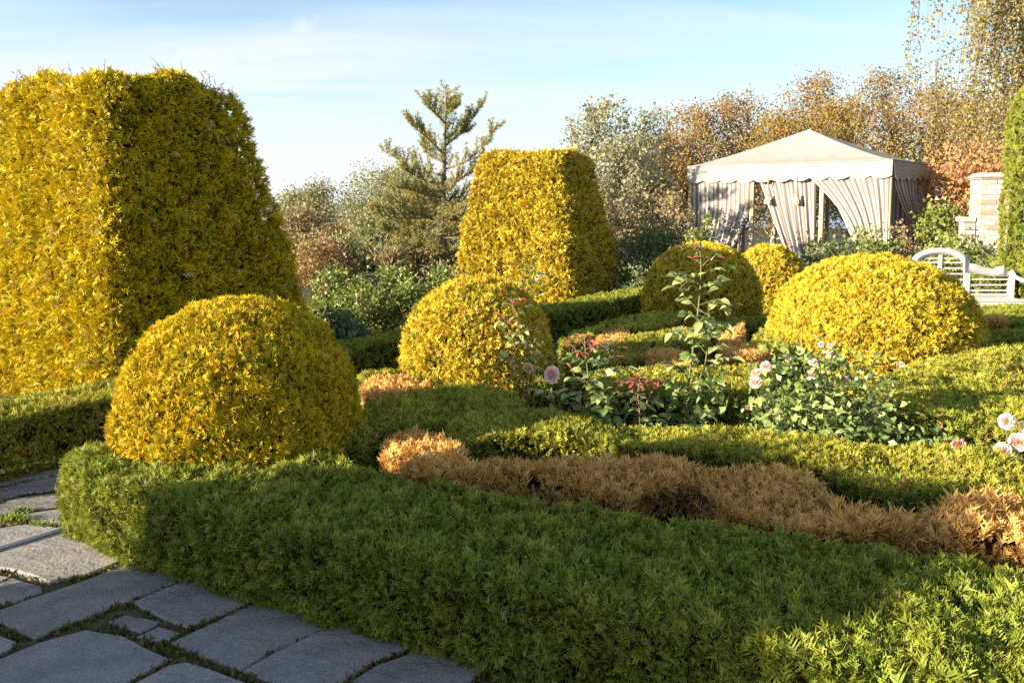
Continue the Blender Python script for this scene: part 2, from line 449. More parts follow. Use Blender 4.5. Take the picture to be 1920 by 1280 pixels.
# ground: level garden, falling away to the sea behind it
def build_ground():
    rad = [0, 2, 5, 10, 20, 35, 60, 80, 110, 160, 240, 330]; n = 48
    V = [(0, 0, -0.01)]; Fc = []
    for r_ in rad[1:]:
        for i in range(n):
            a = 2 * math.pi * i / n
            V.append((r_ * math.cos(a), r_ * math.sin(a), -0.01 - max(0, r_ - 60) * 0.075))
    for i in range(n): Fc.append((0, 1 + i, 1 + (i + 1) % n))
    for k in range(len(rad) - 2):
        for i in range(n):
            j = (i + 1) % n; o = 1 + k * n
            Fc.append((o + i, o + n + i, o + n + j, o + j))
    me = py_mesh('ground', V, Fc, M['soil'])
    tag(link('ground', me), 'dark garden soil under the hedges and shrubs', kind='structure')
    m = plain_mat('sea_water', (0.10, 0.20, 0.30), (0.14, 0.26, 0.36), scale=0.02, rough=0.25)
    n = 64
    V = []; Fc = []
    for r_ in (150, 600, 2500, 9000):
        for i in range(n): a = 2 * math.pi * i / n; V.append((r_ * math.cos(a), r_ * math.sin(a), -12.0))
    for k in range(3):
        for i in range(n): j = (i + 1) % n; Fc.append((k * n + i, (k + 1) * n + i, (k + 1) * n + j, k * n + j))
    tag(link('sea', py_mesh('sea', V, Fc, m)), 'pale blue sea at the horizon beyond the garden', kind='structure')
build_ground()

# ---- paved path with flagstones
def slate_mat():
    m, nt, out = mat_nodes('slate_flagstone'); L = nt.links.new
    bs = N(nt, 'ShaderNodeBsdfPrincipled'); bs.inputs['Roughness'].default_value = 0.72; bs.inputs['Specular IOR Level'].default_value = 0.35
    g = N(nt, 'ShaderNodeTexCoord'); oi = N(nt, 'ShaderNodeObjectInfo')
    n1 = N(nt, 'ShaderNodeTexNoise'); n1.inputs['Scale'].default_value = 5; n1.inputs['Detail'].default_value = 9; n1.inputs['Roughness'].default_value = 0.7
    L(g.outputs['Object'], n1.inputs['Vector'])
    f = nmath(nt, 'ADD', n1.outputs[0], nmath(nt, 'MULTIPLY', nmath(nt, 'SUBTRACT', oi.outputs['Random'], 0.5), 0.26))
    c = ramp(nt, f, [(0.28, (0.165, 0.155, 0.15)), (0.5, (0.245, 0.228, 0.215)), (0.75, (0.33, 0.305, 0.28))])
    n4 = N(nt, 'ShaderNodeTexNoise'); n4.inputs['Scale'].default_value = 90; n4.inputs['Detail'].default_value = 3; L(g.outputs['Object'], n4.inputs['Vector'])
    mx = N(nt, 'ShaderNodeMix', data_type='RGBA', blend_type='OVERLAY'); mx.inputs[0].default_value = 0.5; L(c, mx.inputs[6]); L(n4.outputs[0], mx.inputs[7])
    n5 = N(nt, 'ShaderNodeTexNoise'); n5.inputs['Scale'].default_value = 2.1; n5.inputs['Detail'].default_value = 6; n5.inputs['Roughness'].default_value = .7; L(g.outputs['Object'], n5.inputs['Vector'])
    lm = N(nt, 'ShaderNodeMapRange'); L(n5.outputs[0], lm.inputs[0]); lm.inputs[1].default_value = .54; lm.inputs[2].default_value = .70; lm.inputs[4].default_value = .55
    m2 = N(nt, 'ShaderNodeMix', data_type='RGBA'); L(lm.outputs[0], m2.inputs[0]); L(mx.outputs[2], m2.inputs[6]); m2.inputs[7].default_value = (.21, .185, .14, 1)
    L(m2.outputs[2], bs.inputs['Base Color'])
    mp = N(nt, 'ShaderNodeMapping'); mp.inputs['Scale'].default_value = (1.0, 2.2, 1.0); mp.inputs['Rotation'].default_value = (0, 0, 0.5); L(g.outputs['Object'], mp.inputs[0])
    n2 = N(nt, 'ShaderNodeTexNoise'); n2.inputs['Scale'].default_value = 1.7; n2.inputs['Detail'].default_value = 9; n2.inputs['Roughness'].default_value = 0.62; n2.inputs['Distortion'].default_value = 0.6
    L(mp.outputs[0], n2.inputs['Vector'])
    st = nmath(nt, 'MULTIPLY', nmath(nt, 'FLOOR', nmath(nt, 'MULTIPLY', n2.outputs[0], 7.0)), 0.07)      # cleft layers
    n3 = N(nt, 'ShaderNodeTexNoise'); n3.inputs['Scale'].default_value = 60; n3.inputs['Detail'].default_value = 6; L(g.outputs['Object'], n3.inputs['Vector'])
    hsum = nmath(nt, 'ADD', nmath(nt, 'ADD', nmath(nt, 'MULTIPLY', n2.outputs[0], 0.9), st), nmath(nt, 'MULTIPLY', n3.outputs[0], 0.10))
    bp = N(nt, 'ShaderNodeBump'); bp.inputs['Strength'].default_value = 0.8; bp.inputs['Distance'].default_value = 0.045
    L(hsum, bp.inputs['Height']); L(bp.outputs[0], bs.inputs['Normal']); L(bs.outputs[0], out.inputs[0])
    return m
M['slate'] = slate_mat()
M['joint'] = plain_mat('mossy_joint_soil', (0.085, 0.068, 0.042), (0.125, 0.115, 0.050), scale=14, rough=0.95, bump=0.9, bscale=60)
path_poly = [(-7.0, -1.5), (1.8, -1.5), (2.4, 1.7), (0.3, 2.75), (-1.2, 3.5), (-1.9, 3.9), (0.2, 8.0), (2.6, 11.2), (1.9, 11.9), (-0.9, 8.0), (-3.1, 4.7), (-7.0, 0.2)]
pm = py_mesh('path', [(x, y, 0.018) for x, y in path_poly], [tuple(range(len(path_poly)))], M['joint'])
path = tag(link('path', pm), 'slate flagstone path with mossy joints in front of the hedges', kind='structure')
STONE_EDGE = []
def flagstone(pts, z=0.034):
    """irregular slab with split edges, from its outline on the ground"""
    P = np.array(pts, float)
    if area2(P) < 0: P = P[::-1]
    Q = []
    for i in range(len(P)):
        a, b = P[i], P[(i + 1) % len(P)]; L = np.linalg.norm(b - a); k = max(1, int(L / 0.09)); nr = np.array([-(b - a)[1], (b - a)[0]]) / (L + 1e-9)
        for s in range(k): Q.append(a + (b - a) * s / k + nr * (random.uniform(-.006, .006) if s else 0))
    Q = np.array(Q); n = len(Q); c = Q.mean(0)
    STONE_EDGE.append(Q.copy())
    tx, ty = random.uniform(-.006, .006), random.uniform(-.006, .006); zz_ = z + random.uniform(-.004, .005)
    def ht(p, dz): return zz_ + dz + (p[0] - c[0]) * tx + (p[1] - c[1]) * ty
    V = []; Fc = []
    for d, dz in ((0.0, -0.05), (-0.004, -0.007), (0.003, 0.0)):
        for p in inset_poly(Q, d): V.append((p[0] - c[0], p[1] - c[1], max(0.002, ht(p, dz)) if dz < -0.02 else ht(p, dz)))
    for k in range(2):
        for i in range(n):
            j = (i + 1) % n; Fc.append((k * n + i, k * n + j, (k + 1) * n + j, (k + 1) * n + i))
    Fc.append(tuple(range(2 * n, 3 * n)))
    link('flagstone', py_mesh('flagstone', V, Fc, M['slate']), path, loc=(c[0], c[1], 0))
STONES = [
 [(-100,930),(0,885),(150,830),(330,770),(480,715),(600,668),(720,610),(1000,705),(672,838),(600,850),(480,910),(330,962),(180,1030),(120,1000),(0,958),(-100,960)],
 [(692,846),(1005,712),(1400,785),(1100,926),(960,972),(860,935),(730,872)],
 [(562,945),(650,916),(822,948),(800,962),(722,1002),(640,972)],
 [(732,1008),(818,968),(930,1000),(868,1042),(770,1036),(704,1020)],
 [(880,1046),(1104,942),(1404,793),(1800,906),(1404,1088),(1240,1184),(1100,1140),(966,1094)],
 [(1254,1194),(1424,1096),(1806,914),(2330,1005),(1910,1150),(1764,1254),(1640,1340),(1400,1256)],
 [(1790,1262),(1934,1168),(2345,1016),(2620,1080),(2400,1260),(2100,1400)],
 [(0,1134),(200,1052),(440,986),(520,1000),(624,1014),(704,1054),(864,1130),(850,1152),(760,1198),(660,1248),(560,1326),(300,1420),(0,1350),(-150,1250)],
 [(690,1266),(866,1174),(960,1156),(1080,1192),(1230,1250),(1380,1304),(1200,1450),(800,1460),(650,1344)],
 [(-20,1012),(76,1052),(58,1076),(0,1106),(-200,1180),(-220,950)],
 [(0,748),(62,722),(112,738),(206,762),(214,790),(100,838),(0,866),(-150,900),(-150,800)],
 [(-10,700),(48,714),(0,734),(-110,760),(-110,690)],
 [(-80,622),(100,548),(290,492),(420,480),(640,560),(696,600),(440,704),(262,742),(172,708),(60,676),(0,668),(-110,690)],
 [(0,462),(130,442),(280,458),(330,470),(100,536),(0,568),(-100,600),(-120,500)],
 [(52,402),(180,378),(330,362),(400,440),(222,450),(140,430),(90,420)],
 [(-50,352),(100,302),(300,280),(310,350),(100,386),(0,400),(-60,410)],
 [(-400,1000),(-240,940),(-240,1170),(-420,1240)], [(-380,820),(-170,800),(-170,910),(-390,990)],
 [(-420,640),(-130,640),(-125,770),(-400,800)], [(-400,430),(-90,410),(-130,600),(-420,620)], [(-380,300),(-70,300),(-75,400),(-390,410)], [(-110,290),(120,232),(330,190),(330,270),(100,292),(-90,342)], [(-400,200),(-130,170),(-115,285),(-390,292)], [(-100,200),(130,150),(330,120),(330,182),(110,226),(-105,284)],
]
for s in STONES:
    flagstone([onz(x / 2.743, y / 2.743 + 820, 0.034) for x, y in s])
# the same paving goes on along the lane between the hedges and beside the camera
for k in range(9):
    for w in (0, 1):
        bx, by = -2.02 + UX * (k * 0.62 + 0.2) + UY * (w * 0.42 - 0.05) , 4.55 + UY * (k * 0.62 + 0.2) - UX * (w * 0.42 - 0.05)
        q = [(0.02, 0.02), (0.58 + random.uniform(-.05, .02), 0.02), (0.58, 0.39), (0.02, 0.38)]
        if k > 0: flagstone([(bx + UX * a + UY * b, by + UY * a - UX * b) for a, b in q])
for iy in range(4):
    for ix in range(6):
        x0, y0 = -3.2 + ix * 0.82 + 0.2 * (iy % 2), 1.95 - iy * 0.75
        if x0 > 1.3: continue
        flagstone([(x0 + .02 + random.uniform(-.02, .02), y0 - .70), (x0 + .78, y0 - .71 + random.uniform(-.03, .03)), (x0 + .77, y0 - .03), (x0 + .02, y0 - .02 + random.uniform(-.03, .02))])
def build_moss():
    r = np.random.default_rng(5); P = []
    for Q in STONE_EDGE:
        c = Q.mean(0)
        for i in range(len(Q)):
            a, b = Q[i], Q[(i + 1) % len(Q)]; L = np.linalg.norm(b - a)
            nr = np.array([(b - a)[1], -(b - a)[0]]) / (L + 1e-9)
            k = int(L * 620)
            t = r.random((k, 1)); off = np.abs(r.normal(0, .018, (k, 1))) - .002
            P.append(np.column_stack([a + (b - a) * t + nr * off, np.full(k, .019)]))
    P = np.concatenate(P)
    g = noise3(P, 7.0, 3); P = P[(g > -0.05) | (r.random(len(P)) < 0.22)]
    inside = np.zeros(len(P), bool)
    for Q in STONE_EDGE:
        R_ = np.roll(Q, -1, 0); odd = np.zeros(len(P), bool)
        for (x1, y1), (x2, y2) in zip(Q, R_):
            cnd = ((y1 > P[:, 1]) != (y2 > P[:, 1])) & (P[:, 0] < (x2 - x1) * (P[:, 1] - y1) / (y2 - y1 + 1e-12) + x1); odd ^= cnd
        inside |= odd
    P = P[~inside]
    A = np.column_stack([r.normal(0, .8, len(P)), r.normal(0, .8, len(P)), np.full(len(P), 1.0)])
    me = scatter(P, A, 0.016 + 0.022 * r.random(len(P)) ** 2, NARROW + LEAF[:1], r, 'moss', M['moss'])
    tag(link('moss', me), 'green and brown moss growing in the joints of the flagstones', kind='stuff')
M['moss'] = leaf_mat('joint_moss', (0.06, 0.05, 0.018), (0.17, 0.17, 0.035), alt=(0.13, 0.09, 0.045), alt_amt=0.8, alt_scale=6, transl=0.2)
build_moss()
M['grass'] = leaf_mat('grass_blades', (0.10, 0.16, 0.02), (0.26, 0.36, 0.04), transl=0.35)
def grass_tuft(px, py, n, w, label):
    x, y = onz(px, py, 0.034); r = np.random.default_rng(int(px * 7 + py))
    root = thing('grass_tuft', (x, y, 0.034), label, 'grass tuft', 'grass tufts on the paving')
    P = np.column_stack([r.normal(0, w, n), r.normal(0, w * .35, n), np.zeros(n)])
    A = np.column_stack([r.normal(0, .6, n), r.normal(0, .6, n), np.full(n, .8)])
    me = scatter(P, A, 0.012 + .032 * r.random(n), NARROW, r, 'blades', M['grass'])
    link('blades', me, root)['kind'] = 'stuff'
grass_tuft(22, 974, 150, .06, 'low flat grass tuft on the sunlit flagstones beside the left hedge')
grass_tuft(40, 958, 60, .03, 'small upright grass tuft nearest the left hedge on the paving')
grass_tuft(78, 985, 50, .03, 'thin line of grass in a joint beside the hose')
# hose lying on the slabs
hp = [onz(px, py, 0.045) for px, py in ((-160, 1078), (-60, 1045), (0, 1027), (40, 1015), (80, 1003), (112, 993), (150, 986))]
V, Q = tube([(x, y, 0.048) for x, y in hp], 0.011, 8)
M['hose'] = plain_mat('grey_hose_rubber', (0.42, 0.42, 0.44), (0.50, 0.50, 0.52), scale=30, rough=0.5)
tag(link('garden_hose', np_mesh('garden_hose', V, Q, M['hose'], smooth=True)), 'pale grey hose lying straight across the sunlit flagstones by the hedge end', 'hose')

# ================================================================== CLIPPED HEDGES
HZ = 0.42
def hedge(label, poly, dens, size, mat, seed, h=HZ, tmpl=None, core='core', group='low clipped thuja hedges', name='low_hedge', smooth=2, under=.11, **kw):
    P = chaikin(poly, smooth)
    c = P.mean(0)
    V, T = hedge_surface(P - c, h, rr=0.055, bottom_in=under)
    root = thing(name, (c[0], c[1], 0), label, 'hedge', group)
    clothe(root, V, T, dens, size, tmpl or SPRAY_FINE, M[mat], seed, M[core], (c[0], c[1], 0), **{**dict(flatw=.25, upw=.42, nout=.8, rw=.6, face_in=.028), **kw})
    return root
def top(*pts): return [onz(x, y, HZ) for x, y in pts]
front = [onz(420, 1158), onz(660, 1226), onz(900, 1302), onz(1010, 1342), (0.60, 2.26), (1.25, 2.0), (2.1, 1.8), (3.2, 1.7), (3.4, 2.3)]
left_end = [onz(330, 1124), onz(225, 1086), onz(156, 1060), onz(106, 1030), (-2.33, 3.98)]
back = top((140, 836), (165, 826), (215, 822), (320, 842), (500, 850), (600, 840), (680, 872), (730, 890), (900, 912), (1090, 942), (1200, 962), (1370, 985), (1500, 1008), (1620, 1022), (1720, 1036), (1830, 1052), (1920, 1070))
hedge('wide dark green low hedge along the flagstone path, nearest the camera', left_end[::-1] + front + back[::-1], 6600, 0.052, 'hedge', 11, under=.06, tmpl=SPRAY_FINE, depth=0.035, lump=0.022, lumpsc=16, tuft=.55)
hedge('scorched brown low hedge winding behind the front hedge', top((705, 850), (718, 820), (790, 806), (845, 822), (872, 850), (890, 868), (960, 866), (1050, 853), (1140, 856), (1180, 866), (1230, 848), (1280, 862), (1320, 870), (1400, 866), (1480, 873), (1530, 903), (1570, 933), (1610, 953), (1690, 968), (1760, 953), (1850, 930), (1920, 930), (2080, 940),
     (2080, 1050), (1920, 1026), (1850, 1020), (1700, 1004), (1620, 1003), (1520, 996), (1400, 972), (1350, 952), (1320, 905), (1230, 905), (1190, 935), (1100, 925), (1000, 905), (900, 898), (820, 897), (760, 884), (710, 870)),
     3400, 0.072, 'brown', 12, h=0.425, core='core_brown', tmpl=SPRAY_FINE, depth=0.03, lump=.03, lumpsc=5, tuft=.6, upw=.8)
hedge('green low hedge curving behind the scorched brown hedge, roses behind it', top((826, 812), (835, 797), (872, 783), (960, 768), (1090, 773), (1200, 788), (1400, 803), (1560, 823), (1700, 838), (1780, 834), (1850, 850), (1920, 868), (2100, 880), (2120, 960), (1920, 925), (1850, 915), (1760, 930), (1690, 925), (1600, 908), (1520, 880), (1480, 862), (1400, 852), (1240, 838), (1100, 822), (950, 820), (870, 832), (835, 828)),
     5000, 0.055, 'hedge_y', 13, tmpl=SPRAY_FINE, depth=.03, lump=.03, tuft=.4)
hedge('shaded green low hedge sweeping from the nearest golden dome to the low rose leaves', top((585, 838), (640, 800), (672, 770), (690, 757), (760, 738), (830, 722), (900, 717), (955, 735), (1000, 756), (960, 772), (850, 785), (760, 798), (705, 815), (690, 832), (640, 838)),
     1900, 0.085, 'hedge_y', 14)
hedge('orange brown low hedge patch behind the nearest golden dome', top((670, 728), (690, 714), (760, 710), (812, 714), (818, 724), (780, 738), (720, 750), (680, 752)), 2970, 0.068, 'brown', 15, core='core_brown', upw=.8)
hedge('yellow green low hedge round the foot of the middle golden dome', top((655, 705), (740, 688), (900, 680), (1060, 688), (1060, 712), (930, 714), (850, 712), (750, 708), (690, 712)), 2700, 0.064, 'hedge_y', 16)
# left perimeter hedge along the topiary row
Lf0 = np.array(onz(0, 790, HZ)); dv = np.array([UX, UY]); nv_ = np.array([-UY, UX])
def strip(s0, s1, w0=0.0, w1=0.5): return [tuple(Lf0 + dv * s0 + nv_ * w0), tuple(Lf0 + dv * s1 + nv_ * w0), tuple(Lf0 + dv * s1 + nv_ * w1), tuple(Lf0 + dv * s0 + nv_ * w1)]
def dense_rect(pts, n):
    out = []
    for i in range(4):
        a, b = np.array(pts[i]), np.array(pts[(i + 1) % 4]); k = n if i % 2 == 0 else 3
        out += [tuple(a + (b - a) * s / k) for s in range(k)]
    return out
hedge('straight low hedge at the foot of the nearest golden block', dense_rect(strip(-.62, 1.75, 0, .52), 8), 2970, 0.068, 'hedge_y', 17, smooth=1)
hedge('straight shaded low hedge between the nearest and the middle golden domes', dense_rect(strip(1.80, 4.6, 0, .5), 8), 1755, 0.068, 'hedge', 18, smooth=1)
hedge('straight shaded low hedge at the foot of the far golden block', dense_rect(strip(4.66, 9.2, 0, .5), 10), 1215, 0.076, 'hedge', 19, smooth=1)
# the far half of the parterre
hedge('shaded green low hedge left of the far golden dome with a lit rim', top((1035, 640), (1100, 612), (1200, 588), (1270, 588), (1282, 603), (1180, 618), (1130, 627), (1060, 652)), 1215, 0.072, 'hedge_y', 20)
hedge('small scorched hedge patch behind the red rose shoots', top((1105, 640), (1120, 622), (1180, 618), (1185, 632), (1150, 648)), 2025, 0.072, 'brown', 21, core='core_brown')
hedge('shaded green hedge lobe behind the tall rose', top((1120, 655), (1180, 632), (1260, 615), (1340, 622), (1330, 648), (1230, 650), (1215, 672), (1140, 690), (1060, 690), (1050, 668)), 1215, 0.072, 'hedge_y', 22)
hedge('small scorched hedge clump just left of the tall rose', top((1200, 678), (1215, 655), (1262, 655), (1300, 668), (1310, 690), (1250, 690)), 2160, 0.072, 'brown', 23, core='core_brown')
hedge('sunlit yellow green hedge behind the middle roses', top((1090, 712), (1140, 690), (1260, 692), (1400, 682), (1460, 690), (1450, 740), (1330, 752), (1200, 738), (1120, 732)), 2025, 0.072, 'hedge_y', 24)
hedge('scorched hedge strip between the tall rose and the big far dome', top((1340, 655), (1352, 622), (1392, 607), (1402, 615), (1385, 640), (1450, 648), (1452, 664), (1380, 668)), 2025, 0.072, 'brown', 25, core='core_brown')
hedge('green hedge patch lit at its edge beside the big dome', top((1400, 634), (1440, 606), (1490, 598), (1520, 640), (1480, 660), (1400, 656)), 1350, 0.072, 'hedge_y', 26)
hedge('narrow shaded hedge in front of the two far golden domes', top((1335, 606), (1440, 588), (1470, 578), (1520, 578), (1525, 592), (1440, 604), (1395, 606), (1345, 618)), 1080, 0.072, 'hedge', 27)
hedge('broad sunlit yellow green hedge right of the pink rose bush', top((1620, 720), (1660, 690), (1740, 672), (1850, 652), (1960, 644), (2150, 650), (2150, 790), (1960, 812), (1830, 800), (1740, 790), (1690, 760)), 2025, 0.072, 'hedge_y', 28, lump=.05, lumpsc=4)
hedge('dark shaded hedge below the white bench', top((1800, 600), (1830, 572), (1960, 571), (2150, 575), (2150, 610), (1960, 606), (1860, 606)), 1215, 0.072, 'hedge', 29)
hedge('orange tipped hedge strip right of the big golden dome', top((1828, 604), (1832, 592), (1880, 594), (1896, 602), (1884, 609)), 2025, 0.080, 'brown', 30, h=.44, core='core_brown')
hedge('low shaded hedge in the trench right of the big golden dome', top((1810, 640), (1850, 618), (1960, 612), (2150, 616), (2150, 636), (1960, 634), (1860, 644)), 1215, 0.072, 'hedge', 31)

# ---- golden domes
def dome(label, pxl, pxr, Y, h, mat, dens, size, tmpl, seed, **kw):
    X = ((pxl + pxr) / 2 - 960) / F * Y; r0 = (pxr - pxl) / 2 / F * Y - size * .35
    zc = 0.34 * h
    def fn(th, t):
        z = h * (1 - (1 - t) ** 1.25) if t < 1 else h
        z = min(z, h * 0.998)
        if z > zc: q = (1 - ((z - zc) / (h - zc)) ** 2.25) ** (1 / 2.15)
        else: q = 1 - 0.10 * ((zc - z) / zc) ** 2
        w = 1 + 0.02 * math.sin(3 * th + seed) * (1 - t)
        return (r0 * q * w * math.cos(th), r0 * q * w * math.sin(th), z)
    V, T = loft(fn, 44, 22)
    root = thing('dome_topiary', (X, Y, 0), label, 'topiary', 'golden thuja domes')
    clothe(root, V, T, dens, size, tmpl, M[mat], seed, M['core_gold'], (X, Y, 0), lump=.018, lumpsc=14, depth=.04, tuft=.4, **kw)
dome('nearest and largest looking golden thuja dome at the front hedge', 213, 672, 4.42, 1.17, 'gold', 7600, 0.048, SPRAY_FINE, 41, upw=.5, rw=.5)
dome('golden thuja dome in the middle, thin rose shoots in front of it', 747, 1045, 6.3, 1.11, 'gold_far', 4600, 0.056, SPRAY_FINE, 42)
dome('mostly shaded golden dome behind the tall rose', 1207, 1430, 10.2, 1.19, 'gold_far', 2400, 0.072, SPRAY_FINE, 43)
dome('small far golden dome in front of the striped tent', 1372, 1512, 12.1, 1.08, 'gold_far', 2000, 0.075, SPRAY_FINE, 44)
dome('broad pale golden dome in front of the white bench', 1450, 1832, 7.55, 1.20, 'gold_far', 3700, 0.062, SPRAY_FINE, 45)

# ---- golden blocks
def block(label, corner, a, b, h, mat, dens, size, tmpl, seed, tn=0.80, tp=0.62, tb=0.82, p=9.0, **kw):
    """tapered block: half sizes a (along the garden axis) and b (across it); the top is tn*a on the near side, tp*a on the far side, tb*b across"""
    cx = corner[0] + UX * a - UY * b; cy = corner[1] + UY * a + UX * b
    a *= 1.03; b *= 1.03
    pz = [0, .3, .6, .86, .94, .98, 1.0]
    def prof(e): return [1.0, 1 - (1 - e) * .28, 1 - (1 - e) * .58, 1 - (1 - e) * .92, 1 - (1 - e) * .97, e - .015, e - .07]
    pn, pp, pb = prof(tn), prof(tp), prof(tb)
    def fn(th, t):
        c, s = math.cos(th), math.sin(th)
        m = (abs(c) ** p + abs(s) ** p) ** (-1 / p); c, s = c * m, s * m
        z = h * t
        x, y = a * c * np.interp(t, pz, pp if c > 0 else pn), b * s * np.interp(t, pz, pb)
        return (UX * x - UY * y, UY * x + UX * y, z + 0.03 * math.sin(3 * th) * (t > .9) - (.07 * max(0, c) * (t > .9)))
    V, T = loft(fn, 88, 30); tops = [v for v in V if v[2] > h * .955]
    root = thing('block_topiary', (cx, cy, 0), label, 'topiary', 'tall tapered golden thuja blocks')
    clothe(root, V, T, dens, size, tmpl, M[mat], seed, M['core_gold'], (cx, cy, 0), **kw)
    rr_ = random.Random(seed); whiskers(root, [rr_.choice(tops) for _ in range(45)], seed, .085)
block('tall tapered golden thuja block on the left, behind the straight low hedge', (-3.05, 5.97), 1.06, 1.2, 2.76, 'gold_big', 2500, 0.088, SPRAY_FINE, 51, tn=.86, tp=.40, tb=.77, p=12, lump=.035, lumpsc=7, depth=.10, rw=.55, tuft=.3, core_in=.06, upw=.15, nout=.8, flatw=.8)
block('far tapered golden thuja block in the centre, pine behind it', (0.92, 12.9), 1.0, 1.28, 2.60, 'gold_far', 1350, 0.105, SPRAY_FINE, 52, tn=.72, tp=.50, tb=.67, p=12, lump=.035, lumpsc=7, depth=.10, rw=.55, tuft=.3, core_in=.06, upw=.15, nout=.8, flatw=.8)
block('tall tapered golden thuja block standing outside the picture on the left, beside the path', (-5.166, -0.337), 0.90, 0.90, 2.24, 'gold_big', 300, 0.22, SPRAY_LO, 53, lump=.05, lumpsc=4, depth=.05)

# ================================================================== BUILT THINGS
# ---- tent pavilion
def stripe_mat():
    m, nt, out = mat_nodes('striped_canvas'); L = nt.links.new
    uv = N(nt, 'ShaderNodeUVMap'); sp = N(nt, 'ShaderNodeSeparateXYZ'); L(uv.outputs[0], sp.inputs[0])
    fr = nmath(nt, 'FRACT', sp.outputs[0]); st = nmath(nt, 'GREATER_THAN', fr, 0.54)
    mx = N(nt, 'ShaderNodeMix', data_type='RGBA'); L(st, mx.inputs[0])
    mx.inputs[6].default_value = (0.46, 0.457, 0.46, 1); mx.inputs[7].default_value = (0.24, 0.182, 0.135, 1)
    bs = N(nt, 'ShaderNodeBsdfPrincipled'); L(mx.outputs[2], bs.inputs['Base Color']); bs.inputs['Roughness'].default_value = 0.9; bs.inputs['Specular IOR Level'].default_value = 0.1
    tr = N(nt, 'ShaderNodeBsdfTranslucent'); L(mx.outputs[2], tr.inputs['Color'])
    ms = N(nt, 'ShaderNodeMixShader'); ms.inputs[0].default_value = 0.22; L(bs.outputs[0], ms.inputs[1]); L(tr.outputs[0], ms.inputs[2]); L(ms.outputs[0], out.inputs[0])
    return m
def canvas_mat():
    m, nt, out = mat_nodes('cream_canvas'); L = nt.links.new
    g = N(nt, 'ShaderNodeTexCoord'); nz = N(nt, 'ShaderNodeTexNoise'); nz.inputs['Scale'].default_value = 1.6; nz.inputs['Detail'].default_value = 5
    L(g.outputs['Object'], nz.inputs['Vector'])
    c = ramp(nt, nz.outputs[0], [(0.3, (0.35, 0.333, 0.307)), (0.7, (0.40, 0.384, 0.358))])
    bs = N(nt, 'ShaderNodeBsdfPrincipled'); L(c, bs.inputs['Base Color']); bs.inputs['Roughness'].default_value = 0.85; bs.inputs['Specular IOR Level'].default_value = 0.15
    n2 = N(nt, 'ShaderNodeTexNoise'); n2.inputs['Scale'].default_value = 3.5; n2.inputs['Detail'].default_value = 3; L(g.outputs['Object'], n2.inputs['Vector'])
    bp = N(nt, 'ShaderNodeBump'); bp.inputs['Strength'].default_value = 0.35; bp.inputs['Distance'].default_value = 0.05; L(n2.outputs[0], bp.inputs['Height']); L(bp.outputs[0], bs.inputs['Normal'])
    tr = N(nt, 'ShaderNodeBsdfTranslucent'); L(c, tr.inputs['Color'])
    ms = N(nt, 'ShaderNodeMixShader'); ms.inputs[0].default_value = 0.18; L(bs.outputs[0], ms.inputs[1]); L(tr.outputs[0], ms.inputs[2]); L(ms.outputs[0], out.inputs[0])
    return m
M['stripe'] = stripe_mat(); M['canvas'] = canvas_mat()
M['post'] = plain_mat('stained_tent_post', (0.42, 0.29, 0.17), (0.52, 0.37, 0.23), scale=20, rough=0.6, stretch=(1, 1, .15))
M['rope'] = plain_mat('tassel_thread', (0.55, 0.44, 0.30), (0.66, 0.55, 0.40), scale=60, rough=0.95, stretch=(1, 1, .1))
TR = np.array([6.88, 14.5]) * 1.13; TL = np.array([3.77, 17.2]) * 1.13; TW = np.linalg.norm(TR - TL); FD = (TR - TL) / TW       # front, left to right
SD = np.array([2.7, 3.11]); SD = SD / np.linalg.norm(SD); TD = 3.1                                              # side, front to back
ZE, ZV, ZP = 2.60, 2.20, 3.46
